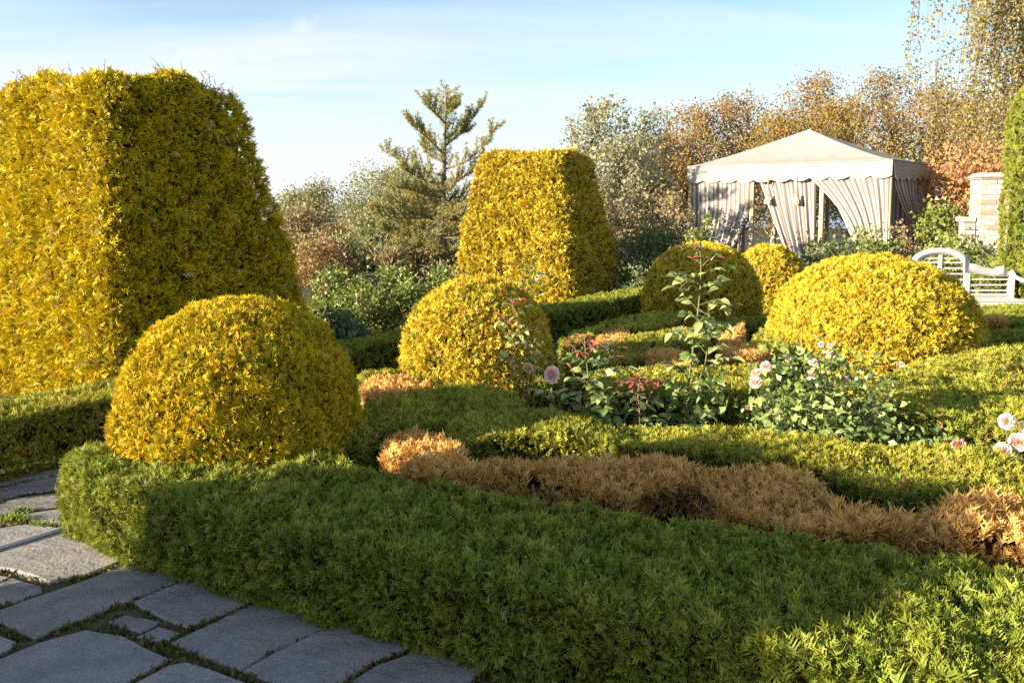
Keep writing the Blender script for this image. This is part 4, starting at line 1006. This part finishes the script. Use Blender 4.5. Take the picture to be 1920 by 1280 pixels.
def tree(label, px, pyt, Y, w, n, ls, mat, seed, name='birch_tree', group='autumn birches behind the tent', wind=0.0, low=.12, bark='bark_pale', nb=46, upright=1.3, tmpl=LEAF3):
    """upright tree: trunk, ascending limbs, leaves strung along the limbs so the top frays out"""
    X = (px - 960) / F * Y; h = aty(px, pyt, Y).z; r = np.random.default_rng(seed)
    root = thing(name, (X, Y, 0), label, 'tree', group)
    tp = np.array([(r.normal(0, .03) * h * t + wind * .2 * h * t * t, r.normal(0, .02) * h * t, h * .96 * t) for t in np.linspace(0, 1, 9)])
    V, Q = tube(tp, np.linspace(.022 * h, .004 * h, 9), 8); link('trunk', np_mesh('trunk', V, Q, M[bark], smooth=True), root)
    g = Geo(); LP = []; LD = []; LR = []
    for i in range(nb):
        f = low + (1 - low) * (i + .5) / nb * .98; z = f * h * .96; b = np.array([np.interp(f, np.linspace(0, 1, 9), tp[:, c]) for c in range(3)])
        a = i * 2.4 + r.normal(0, .3); env = (1 - f) ** .62 * (0.55 + .45 * min(1, f / .25)); L = w / 2 * env * r.uniform(.75, 1.3) + .25
        dr = np.array([math.cos(a), math.sin(a), 0]); q = np.array([b + dr * L * t + np.array([wind * L * t * t, 0, upright * L * (.35 * t + .5 * t * t)]) + r.normal(size=3) * .02 * L for t in np.linspace(0, 1, 6)])
        q[:, 2] = np.minimum(q[:, 2], h * 1.02)
        V, Q = tube(q, np.linspace(.006 * h * (1.1 - f) + .006, .004, 6), 5); g.add(V, Q)
        m = int(n / nb * (.45 + env))
        t = r.random(m) ** .65; k = np.minimum((t * 5).astype(int), 4); p = q[k] + (q[k + 1] - q[k]) * (t * 5 - k)[:, None]
        tw = r.normal(size=(m, 3)) * np.array([.16, .16, .14]) * w * .42 * (0.5 + .5 * env); tw[:, 2] -= .02
        LP.append(p + tw); LD.append(unit(tw) * .5 + np.array([wind * 1.5, 0, -.25])[None] + r.normal(size=(m, 3)) * .6); LR.append(np.clip(.5 + r.normal(0, .16) + r.normal(0, .18, m), 0, .92))
    link('limbs', g.mesh('limbs', M[bark], True), root)
    P = np.concatenate(LP); P[:, 2] = np.abs(P[:, 2]); A = np.concatenate(LD)
    link('crown', scatter(P, A, ls * (.65 + .7 * r.random(len(P))), tmpl, r, 'crown', M[mat], rnd=np.concatenate(LR)), root)['kind'] = 'stuff'
    return root
tree('silvery willow blown to the right behind the centre block', 1095, 190, 21, 2.3, 6500, .10, 'silver', 121, name='willow_tree', group='willows behind the centre block', wind=.45, bark='bark', low=.25, upright=1.2, tmpl=LEAF3[:2] + NARROW3)
tree('pale silvery willow, the lower one close to the tent side of the centre block', 1150, 262, 20, 2.2, 5200, .10, 'silver', 122, name='willow_tree', group='willows behind the centre block', wind=.4, bark='bark', low=.2, tmpl=LEAF3[:2] + NARROW3)
tree('slim silvery willow top at the right of the windblown pair', 1172, 200, 22, 1.4, 2600, .10, 'silver', 123, name='willow_tree', group='willows behind the centre block', wind=.5, bark='bark', low=.3, tmpl=LEAF3[:2] + NARROW3)
for i, (lab, px, pt, Y, w, mt) in enumerate((
    ('low rusty birch next to the willows', 1225, 262, 25, 2.6, 'birch'), ('rusty birch with a pointed top, above the left end of the tent roof', 1290, 205, 26, 3.0, 'birch'),
    ('brown birch just right of the pointed one, above the left tent roof slope', 1385, 180, 27, 3.2, 'birch'), ('olive birch standing behind the tent roof, left of the apex', 1450, 222, 25, 3.2, 'birch_green'),
    ('tall frayed birch rising above the tent apex', 1522, 142, 27, 3.4, 'birch'), ('olive gold birch right above the tent apex', 1590, 190, 25, 3.2, 'birch_green'),
    ('tall rust topped birch above the right tent roof slope', 1662, 132, 27, 3.6, 'birch'), ('birch with a broad crown left of the weeping birch', 1745, 165, 26, 3.6, 'birch'),
    ('olive birch behind the orange shrub', 1820, 190, 25, 3.4, 'birch_green'), ('olive birch at the right edge behind the brick pillar', 1915, 170, 27, 3.8, 'birch_green'))):
    tree(lab, px, pt, Y, w, 13500, .072, mt, 130 + i)
G2 = 'shrubs round the tent'
pxbush('golden olive shrub between the centre block and the tent', 1160, 1300, 300, 21.5, 2.5, 8000, .085, 'birch_green', 151, group=G2, clumps=60, twig=20)
pxbush('rust and olive shrub low behind the dark bush left of the tent', 1110, 1210, 385, 18.5, 2, 4500, .075, 'shrub_tan', 152, group=G2, clumps=40, twig=20)
pxbush('pale tan shrub touching the left tent curtain', 1215, 1300, 372, 17.8, 1.5, 4000, .07, 'shrub_tan', 153, group=G2, clumps=40)
pxbush('dark green bush left of the tent, behind the shaded dome', 1165, 1300, 408, 14.6, 1.7, 6500, .075, 'shrub_dark', 154, group=G2, clumps=45)
pxbush('branching green bush in front of the left tent curtain', 1262, 1352, 392, 14.2, .9, 1500, .07, 'shrub_green', 155, group=G2, clumps=22, twig=14, spread=.10)
pxbush('low dark bush at the right foot of the centre block', 1160, 1240, 500, 13.4, 1.0, 2600, .06, 'shrub_dark', 156, group=G2, clumps=30)
pxbush('dark green rose bush in front of the tent, left of the broad dome', 1492, 1600, 452, 12.6, 1.2, 3600, .065, 'shrub_dark', 157, group=G2, clumps=30, twig=8)
pxbush('green rose bush in front of the right tent curtain', 1575, 1690, 440, 12.4, 1.2, 3600, .065, 'shrub_green', 158, group=G2, clumps=30, twig=10)
pxbush('thin pinkish rose bush at the right corner post of the tent', 1655, 1745, 405, 12.8, .8, 1500, .06, 'shrub_tan', 159, group=G2, clumps=26, twig=14, spread=.12, stem_mat='stem_red')
pxbush('rounded leafy bush between the tent and the brick pillar', 1732, 1818, 362, 13.6, 1.0, 4500, .075, 'shrub_green', 160, group=G2, clumps=30)
pxbush('orange leaved shrub behind the brick pillar', 1728, 1890, 252, 17.5, 2.2, 9000, .085, 'orange', 161, group=G2, clumps=60, twig=16)
pxbush('leafy bush at the foot of the brick pillar behind the bench', 1700, 1850, 452, 12.0, .7, 3200, .06, 'shrub_green', 162, group=G2, clumps=30)
pxbush('low green bush behind the right end of the bench', 1830, 1960, 482, 11.4, .6, 3000, .06, 'shrub_green', 163, group=G2, clumps=30)
# rose bed between the left block and the middle dome
G3 = 'rose bushes in the bed between the golden blocks'
for i, (lab, l, rr_, pt, Y, mt) in enumerate((
    ('rose bush with red young shoots beside the left golden block', 575, 665, 500, 11.1, 'shrub_green'), ('leafy rose bush in the middle of the bed behind the nearest dome', 625, 720, 520, 10.5, 'shrub_green'),
    ('tall loose rose bush left of the pine trunk', 690, 790, 498, 11.7, 'shrub_green'), ('rose bush next to the middle dome', 720, 815, 530, 10.6, 'shrub_green'),
    ('shaded low rose bush behind the straight hedge', 590, 690, 575, 8.3, 'shrub_dark'), ('rose bush in front of the pine trunk', 775, 870, 505, 11.5, 'shrub_green'))):
    pxbush(lab, l, rr_, pt, Y, .9, 2600, .052, mt, 170 + i, group=G3, clumps=32, twig=14, spread=.13, name='rose_bush', cat='rose bush', stem_mat='stem_red')
pxbush('low rust red shrub at the foot of the centre block', 838, 885, 478, 15.5, .6, 900, .06, 'rust', 178, group=G1, clumps=20)

# weeping birch at the right edge
def weeping():
    Y = 18.0; X = 12.9; r = np.random.default_rng(201); root = thing('weeping_birch', (X, Y, 0), 'weeping birch with long hanging strands at the top right', 'tree')
    V, Q = tube([(0, 0, 0), (-.1, 0, 2), (.05, .1, 4.5), (-.1, .1, 7), (0, 0, 9.0)], [.17, .15, .13, .09, .04], 9); link('trunk', np_mesh('trunk', V, Q, M['bark_pale'], smooth=True), root)
    g = Geo(); gs = Geo(); LP = []; LA = []
    for i in range(44):
        a = i * 2.4 if i < 26 else R(180) + r.uniform(-1.1, 1.1); z0 = r.uniform(3.6, 8.2); L = r.uniform(1.6, 3.9); rise = r.uniform(.4, 1.5)
        q = np.array([(L * math.cos(a) * t, L * math.sin(a) * t, z0 + rise * math.sin(t * 2.4) - .7 * t * t) for t in np.linspace(0, 1, 9)])
        V, Q = tube(q, np.linspace(.030, .004, 9), 5); g.add(V, Q)
        f = .12 + .9 * r.random(260); f = np.minimum(f, 1); p = np.column_stack([np.interp(f, np.linspace(0, 1, 9), q[:, c]) for c in range(3)]); LP.append(p + r.normal(size=(260, 3)) * np.array([.13, .13, .12])); LA.append(r.normal(size=(260, 3)) + np.array([0, 0, -.5]))
        for k in range(17):
            t = r.uniform(.3, 1); b = np.array([np.interp(t, np.linspace(0, 1, 9), q[:, c]) for c in range(3)]); ln = r.uniform(1.0, 3.6)
            ln = max(.5, min(ln, b[2] - 1.9)); ox, oy = r.normal(0, .16, 2)
            s = np.array([b + np.array([ox * f + .05 * math.sin(4 * f + k), oy * f, .05 * f - ln * f]) for f in np.linspace(0, 1, 7)])
            V, Q = tube(s, np.linspace(.007, .003, 7), 3); gs.add(V, Q)
            m = int(ln * 30); f = r.random(m) ** .8; p = np.column_stack([np.interp(f, np.linspace(0, 1, 7), s[:, c]) for c in range(3)])
            LP.append(p + r.normal(size=(m, 3)) * .055); LA.append(r.normal(size=(m, 3)) * .6 + np.array([0, 0, -.7]))
    link('limbs', g.mesh('limbs', M['bark'], True), root); link('twigs', gs.mesh('twigs', M['bark']), root)['kind'] = 'stuff'
    P = np.concatenate(LP)
    link('crown', scatter(P, np.concatenate(LA), .06 + .035 * r.random(len(P)), LEAF3, r, 'crown', M['weeping']), root)['kind'] = 'stuff'
weeping()

# clipped conifer column at the right edge
def column():
    Y = 10.9; X = 7.28; h = 3.45
    def fn(th, t):
        q = .54 * (1 - .10 * t) * (1 if t < .82 else math.sqrt(max(.002, 1 - ((t - .82) / .185) ** 2)))
        return (q * math.cos(th), q * math.sin(th), h * t)
    V, T = loft(fn, 32, 22)
    root = thing('conifer_column', (X, Y, 0), 'tall clipped green conifer column at the right edge beside the brick pillar', 'topiary')
    clothe(root, V, T, 1000, .085, SPRAY_FINE, M['hedge'], 61, M['core'], (X, Y, 0), lump=.02)
column()

# ================================================================== ROSES IN THE PARTERRE BED
def leaflet_mesh(name, mat, w=.30, fold=.10, curl=.22, seed=0):
    """pointed oval leaflet with folded midrib and toothed edge, 1 unit long"""
    r = random.Random(seed); ts = [0, .12, .3, .5, .7, .87, 1.0]; ws = [0.02, .62, .95, 1.0, .78, .42, 0.0]
    V = []; Q = []
    for t, k in zip(ts, ws):
        z = -curl * t * t; x = w * k * (1 + r.uniform(-.06, .06))
        V += [(-x, t - .02, z + fold * k), (0, t, z), (x, t - .02, z + fold * k)]
    for i in range(len(ts) - 1):
        o = i * 3; Q += [(o, o + 1, o + 4, o + 3), (o + 1, o + 2, o + 5, o + 4)]
    tip = np.repeat(np.array(ts), 3); 
    return np_mesh(name, V, Q, mat, {'tip': tip, 'rnd': np.full(len(V), r.uniform(.2, .8))}, smooth=True)
M['rose_leaf'] = leaf_mat('rose_leaf_green', (0.12, 0.19, 0.05), (0.26, 0.35, 0.09), transl=.28, rough=.38, spec=.5)
M['rose_leaf_pale'] = leaf_mat('rose_leaf_pale_green', (0.30, 0.36, 0.12), (0.48, 0.52, 0.19), transl=.3, rough=.38, spec=.5)
M['rose_leaf_blue'] = leaf_mat('rose_leaf_bluish', (0.09, 0.15, 0.075), (0.18, 0.26, 0.12), transl=.2, rough=.32, spec=.6)
M['rose_leaf_red'] = leaf_mat('young_rose_leaf_red', (0.36, 0.065, 0.05), (0.56, 0.16, 0.10), transl=.35, rough=.35, spec=.5)
LG = [leaflet_mesh('leaf', M[m], w, fo_, cu, i) for i, (m, w, fo_, cu) in enumerate((('rose_leaf', .33, .12, .2), ('rose_leaf', .36, .06, .35), ('rose_leaf_pale', .33, .10, .3), ('rose_leaf_blue', .35, .08, .15)))]
LP_ = [leaflet_mesh('leaf', M['rose_leaf_pale'], .33, .10, .4, 7), leaflet_mesh('leaf', M['rose_leaf_pale'], .30, .16, .15, 8), LG[0]]
LB = [LG[3], LG[3], LG[0]]
LR_ = [leaflet_mesh('leaf', M['rose_leaf_red'], .26, .14, .3, 9), leaflet_mesh('leaf', M['rose_leaf_red'], .24, .18, .1, 10)]
def petal_mat(name, c1, c2):
    m, nt, out = mat_nodes(name); L = nt.links.new
    at = N(nt, 'ShaderNodeAttribute', attribute_name='tip'); c = ramp(nt, at.outputs['Fac'], [(0.1, c1), (0.9, c2)])
    bs = N(nt, 'ShaderNodeBsdfPrincipled'); L(c, bs.inputs['Base Color']); bs.inputs['Roughness'].default_value = .6; bs.inputs['Specular IOR Level'].default_value = .2
    tr = N(nt, 'ShaderNodeBsdfTranslucent'); L(c, tr.inputs['Color']); ms = N(nt, 'ShaderNodeMixShader'); ms.inputs[0].default_value = .3
    L(bs.outputs[0], ms.inputs[1]); L(tr.outputs[0], ms.inputs[2]); L(ms.outputs[0], out.inputs[0]); return m
M['petal_pink'] = petal_mat('pale_pink_petals', (0.84, 0.45, 0.34), (0.86, 0.70, 0.63))
M['petal_peach'] = petal_mat('faded_peach_petals', (0.74, 0.44, 0.22), (0.80, 0.62, 0.40))
M['petal_deep'] = petal_mat('salmon_petals', (0.55, 0.16, 0.11), (0.62, 0.36, 0.30))
def flower_mesh(mat, seed, openness=1.0):
    """cupped rose, rings of broad curled petals, 1 unit across"""
    r = random.Random(seed); V = []; Q = []; T = []
    for ring, (n, rad, hgt, lean) in enumerate(((3, .10, .38, .05), (5, .20, .42, .12), (6, .32, .42, .25), (7, .42, .36, .45), (7, .48, .22, .75))):
        for k in range(n):
            a = 2 * math.pi * (k + ring * .37) / n + r.uniform(-.15, .15); hw = math.pi / n * 1.25; o = len(V)
            for j, f in enumerate((0, .35, .7, 1.0)):
                for i, s in enumerate((-1, -.5, 0, .5, 1)):
                    rr = rad * (.30 + .70 * math.sin(min(1, f * 1.1) * math.pi / 2)) * (1 + lean * openness * .65 * f * f) - .03 * abs(s) * f
                    z = -.22 + (hgt + .22) * f * (1 - .30 * s * s) - lean * openness * .42 * f ** 3
                    aa = a + hw * s * (.55 + .45 * f); V.append((rr * math.cos(aa), rr * math.sin(aa), z)); T.append(f)
            for j in range(3):
                for i in range(4): q = o + j * 5 + i; Q.append((q, q + 1, q + 6, q + 5))
    return np_mesh('flower', V, Q, M[mat], {'tip': np.array(T)}, smooth=True)
FM = {m: [flower_mesh(m, i, op) for i, op in enumerate((1.0, .5))] for m in ('petal_pink', 'petal_peach', 'petal_deep')}
def orient(o, d, roll=0.0):
    q = Vector(d).to_track_quat('Y', 'Z'); o.rotation_mode = 'QUATERNION'
    o.rotation_quaternion = q @ Vector((0, 1, 0)).rotation_difference(Vector((0, 1, 0))) @ Matrix.Rotation(roll, 3, 'Y').to_quaternion()
class Rose:
    def __init__(s, label, px, Y, group='roses in the parterre bed', seed=1):
        s.Y = Y; X = (px - 960) / F * Y; s.b = np.array([X, Y, 0.0]); s.r = np.random.default_rng(seed)
        s.root = thing('rose_plant', (X, Y, 0), label, 'rose', group); s.n = 0
    def pt(s, px, py, dy=0.0): return np.array(aty(px, py, s.Y + dy)) - s.b
    def stem(s, pts, rad=.007, mat='stem'):
        P = np.array(pts); m = 14
        tt = np.linspace(0, len(P) - 1, m); Pn = np.column_stack([np.interp(tt, range(len(P)), P[:, c]) for c in range(3)])
        for _ in range(2): Pn[1:-1] = (Pn[:-2] + 2 * Pn[1:-1] + Pn[2:]) / 4
        V, Q = tube(Pn, np.linspace(rad, rad * .45, m), 6); link('stem', np_mesh('stem', V, Q, M[mat], smooth=True), s.root); return Pn
    def leaf(s, p, d, size, meshes):
        if s.n >= 300: return
        o = link('leaf', meshes[s.r.integers(0, len(meshes))], s.root, loc=tuple(p)); orient(o, d, s.r.normal(0, .5)); k = size * s.r.uniform(.7, 1.2); o.scale = (k, k, k); s.n += 1
    def compound(s, p, d, size, meshes, pairs=2):
        """a rose leaf: pairs of leaflets and one at the end"""
        d = unit(np.array(d)); up = np.array([0, 0, 1.0]); sd = unit(np.cross(d, up)); L = size * (1.0 + .75 * pairs)
        V, Q = tube([p, p + d * L * .5 + up * .01, p + d * L * .85], [.0028, .0022, .0016], 4); link('leaf_stalk', np_mesh('leaf_stalk', V, Q, M['stem']), s.root)
        for k in range(pairs):
            q = p + d * L * (.40 + .42 * k / max(1, pairs))
            for sg in (-1, 1): s.leaf(q, d * .45 + sd * sg * .9 + up * s.r.normal(-.1, .25), size * (.85 + .1 * k), meshes)
        s.leaf(p + d * L * .85, d + up * s.r.normal(-.25, .25), size * 1.1, meshes)
    def dress(s, P, n, size, meshes, t0=.15, t1=1.0, pairs=2, up=.25):
        for i in range(n):
            t = (t0 + (t1 - t0) * (i + s.r.random() * .6) / n) * (len(P) - 1); p = np.column_stack([np.interp([t], range(len(P)), P[:, c]) for c in range(3)])[0]
            a = i * 2.4 + s.r.normal(0, .5); s.compound(p, (math.cos(a), math.sin(a), up + s.r.normal(0, .25)), size, meshes, pairs)
    def fill(s, n, c, sp, size, mat='rose_leaf'):
        """the leaves too many and too small to pick apart one by one"""
        P = np.clip(s.r.normal(size=(n, 3)), -1.9, 1.9) * np.array(sp) + np.array(c); P[:, 2] = np.abs(P[:, 2] - .03) + .03
        A = s.r.normal(size=(n, 3)) + np.array([0, 0, .2])
        link('foliage', scatter(P, A, size * (.6 + .7 * s.r.random(n)), LEAF[:2], s.r, 'foliage', M[mat], rnd=np.clip(s.r.normal(.5, .25, n), 0, .92)), s.root)['kind'] = 'stuff'
    def flower(s, px, py, diam, mat='petal_pink', face=(-.35, -.75, .55), dy=0.0, op=0):
        p = s.pt(px, py, dy); o = link('flower', FM[mat][op], s.root, loc=tuple(p)); o.rotation_mode = 'QUATERNION'
        d = Vector(face) + Vector(s.r.normal(0, .22, 3)); o.rotation_quaternion = d.to_track_quat('Z', 'Y'); o.scale = (diam * .8,) * 3; return p
# the tall one
t = Rose('tallest rose shoot, pale leaves up to a reddish tip, in front of the shaded dome', 1290, 4.95, seed=301)
P = t.stem([(0, 0, 0), t.pt(1285, 790), t.pt(1292, 700), t.pt(1305, 620), t.pt(1312, 560), t.pt(1316, 500), t.pt(1312, 462)], .009, 'stem')
t.dress(P, 22, .078, LP_, .22, .82, 2)
P2 = t.stem([(0, .02, 0), t.pt(1300, 770, .05), t.pt(1322, 690, .06), t.pt(1330, 630, .06), t.pt(1328, 580, .05)], .008); t.dress(P2, 14, .078, LP_, .3, .98, 2); t.fill(160, (0.03, .02, .40), (.12, .08, .16), .07, 'rose_leaf')
P3 = t.stem([t.pt(1310, 530), t.pt(1285, 530, -.03), t.pt(1272, 545, -.05)], .004, 'stem_red'); t.dress(P3, 2, .06, LP_, .5, .95, 1)
P4 = t.stem([t.pt(1316, 500), t.pt(1330, 485), t.pt(1345, 482)], .004, 'stem_red'); t.dress(P4, 3, .045, LR_ + LP_[:1], .3, 1, 1)
t.dress(P, 5, .042, LR_ + LP_[1:2], .83, 1.0, 1, .5)
P5 = t.stem([t.pt(1312, 470), t.pt(1302, 462), t.pt(1288, 462), t.pt(1276, 472)], .003, 'stem_red'); t.dress(P5, 2, .035, LR_, .4, 1, 1)
# bush with red tips in the middle
t = Rose('leafy rose with dark red young tips between the pink flower and the tall rose', 1112, 4.85, seed=302)
for k, pts in enumerate(([(1110, 780), (1105, 720), (1098, 665), (1096, 632)], [(1115, 780), (1128, 720), (1140, 680), (1148, 655)], [(1105, 780), (1092, 740), (1075, 700)], [(1120, 785), (1140, 750), (1155, 735)])):
    P = t.stem([(0, .0, 0)] + [t.pt(x, y, (-.05, .05, .0, -.08)[k]) for x, y in pts], .007)
    t.dress(P, (9, 8, 7, 7)[k], .070, LG[:3], .3, .82, 2); t.dress(P, (5, 3, 2, 2)[k], .052, LR_ if k < 3 else LG, .82, 1, 1, .5)
P = t.stem([t.pt(1098, 670), t.pt(1082, 655), t.pt(1068, 668)], .004, 'stem_red'); t.dress(P, 4, .05, LR_, .3, 1, 1)
t.fill(260, (0.02, .03, .32), (.15, .08, .14), .06)
# thin shoots in front of the middle dome
t = Rose('thin rose shoots with red tips in front of the middle golden dome', 985, 5.2, seed=303)
for k, pts in enumerate(([(990, 720), (985, 660), (968, 600), (958, 556)], [(985, 720), (972, 670), (955, 620), (942, 590)], [(995, 720), (998, 650), (988, 610)], [(985, 730), (965, 700), (958, 672)])):
    P = t.stem([(0, 0, 0)] + [t.pt(x, y, .08 * (k - 1)) for x, y in pts], .005, 'stem_red')
    t.dress(P, (10, 8, 7, 5)[k], .056, LP_, .36, .92, 1); t.dress(P, (3, 3, 1, 4)[k], .042, LR_, .88, 1, 1, .4)
# the pink flower and its low dark leaves
t = Rose('rose with one big pale pink flower above low dark leaves', 1010, 4.98, seed=304)
p = t.flower(1033, 702, .105, face=(-.45, -.75, .35)); P = t.stem([(0, 0, 0), t.pt(1012, 760), t.pt(1022, 728), p - np.array([0, 0, .03])], .005); t.dress(P, 3, .05, LG, .3, .7, 1)
p = t.flower(990, 689, .075, 'petal_peach', op=1); t.stem([(0, 0, 0), t.pt(1000, 750), t.pt(1004, 715), p], .004)
for k in range(46):
    x, y = t.r.uniform(-.42, .36), t.r.uniform(-.22, .30); z = .12 + .24 * t.r.random() * (1 - abs(x + .03) * 1.2)
    a = t.r.uniform(0, 6.28); t.compound(np.array([x, y, max(.06, z)]), (math.cos(a), math.sin(a), .15), .056, LB, 1)
for k in range(7):
    a = k * .9; t.stem([(0, 0, 0), (.15 * math.cos(a), .12 * math.sin(a), .15), (.34 * math.cos(a), .2 * math.sin(a), .24)], .005)
# red shoots low right of the middle
t = Rose('small rose with coppery red drooping shoots left of the tall rose', 1205, 4.8, seed=305)
for k, pts in enumerate(([(1200, 770), (1195, 735), (1202, 705)], [(1205, 770), (1222, 735), (1236, 712)], [(1198, 775), (1182, 750), (1172, 715)])):
    P = t.stem([(0, 0, 0)] + [t.pt(x, y, .05 * (k - 1)) for x, y in pts], .006, 'stem_red')
    t.dress(P, (4, 5, 4)[k], .055, LG[:2] + LB[:1], .25, .7, 1); t.dress(P, (6, 3, 5)[k], .055, LR_, .78, 1, 1, .1)
for k in range(22):
    a = t.r.uniform(0, 6.28); t.compound(np.array([t.r.uniform(-.22, .42), t.r.uniform(-.2, .2), t.r.uniform(.1, .38)]), (math.cos(a), math.sin(a), .2), .052, LG, 1)
# pink rose bush on the right
t = Rose('bushy rose with many small pink flowers in front of the broad pale dome', 1545, 4.75, seed=306)
for k in range(15):
    a = k * 2.4; rr = .10 + .30 * (k / 15) ** .6; e = np.array([rr * 1.25 * math.cos(a) + .02, rr * .8 * math.sin(a), .78 - .75 * rr + t.r.normal(0, .05)])
    P = t.stem([(0, 0, 0), e * np.array([.4, .4, .45]), e * np.array([.8, .8, .8]), e], .006); t.dress(P, 6, .066, LG[:3], .3, 1.0, 1)
t.fill(1100, (.03, .02, .42), (.22, .15, .17), .055); t.fill(350, (.0, -.02, .48), (.22, .15, .16), .055, 'rose_leaf_pale'); t.fill(260, (-.02, .03, .72), (.17, .12, .07), .045)
FL = [(1418, 700, .085), (1436, 686, .07), (1416, 716, .08), (1478, 672, .05), (1484, 690, .055), (1526, 678, .065), (1520, 702, .07), (1540, 645, .04), (1556, 648, .04), (1562, 664, .05), (1584, 710, .06), (1688, 682, .05), (1545, 700, .05), (1578, 672, .04), (1500, 660, .04)]
for x, y, d in FL:
    p = t.flower(x, y, d * .85, dy=t.r.uniform(-.12, .1)); t.stem([(0, 0, .25), p * np.array([.55, .55, .75]), p - np.array([0, 0, .015])], .0035)
t.flower(1402, 764, .035, 'petal_deep', op=1); t.flower(1642, 778, .03, 'petal_deep', op=1)
t = Rose('dense low foliage of a rose at the foot of the pink flowered bush', 1600, 4.55, seed=307)
for k in range(60):
    a = t.r.uniform(0, 6.28); x, y = t.r.normal(0, .26), t.r.normal(0, .12); t.compound(np.array([x, y, .16 + .32 * t.r.random() * math.exp(-x * x * 6)]), (math.cos(a), math.sin(a), .25), .06, LG, 1)
t.fill(700, (.02, .0, .26), (.26, .11, .10), .05)
for k in range(8):
    a = k * .8; t.stem([(0, 0, 0), (.2 * math.cos(a), .1 * math.sin(a), .2), (.4 * math.cos(a), .18 * math.sin(a), .34)], .005)
# roses cut by the right edge
t = Rose('rose with four pale pink flowers cut by the right picture edge', 1905, 3.95, seed=308)
for x, y, d, m in ((1889, 790, .075, 'petal_pink'), (1910, 828, .085, 'petal_pink'), (1878, 843, .08, 'petal_pink'), (1796, 832, .065, 'petal_deep'), (1930, 800, .07, 'petal_pink')):
    p = t.flower(x, y, d, m, face=(-.5, -.7, .5)); P = t.stem([(0, .05, 0), p * np.array([.5, .5, .6]), p - np.array([0, 0, .02])], .005); t.dress(P, 4, .05, LG, .3, .9, 1)
for k in range(22):
    a = t.r.uniform(0, 6.28); t.compound(np.array([t.r.normal(.1, .2), t.r.normal(.05, .12), t.r.uniform(.2, .55)]), (math.cos(a), math.sin(a), .2), .05, LG, 1)
# small white flowered plant before the centre block
t = Rose('small dark rose with two white flowers at the foot of the centre block', 992, 11.6, group=None, seed=309)
for k in range(50):
    a = t.r.uniform(0, 6.28); t.compound(np.array([t.r.normal(0, .13), t.r.normal(0, .1), .62 + t.r.normal(0, .13)]), (math.cos(a), math.sin(a), .3), .055, LB, 1)
for k in range(5): t.stem([(0, 0, 0), (.05 * math.cos(k), .05, .3), (.14 * math.cos(k * 1.3), .1 * math.sin(k), .6)], .008)
t.flower(1007, 520, .07); t.flower(1018, 514, .05)
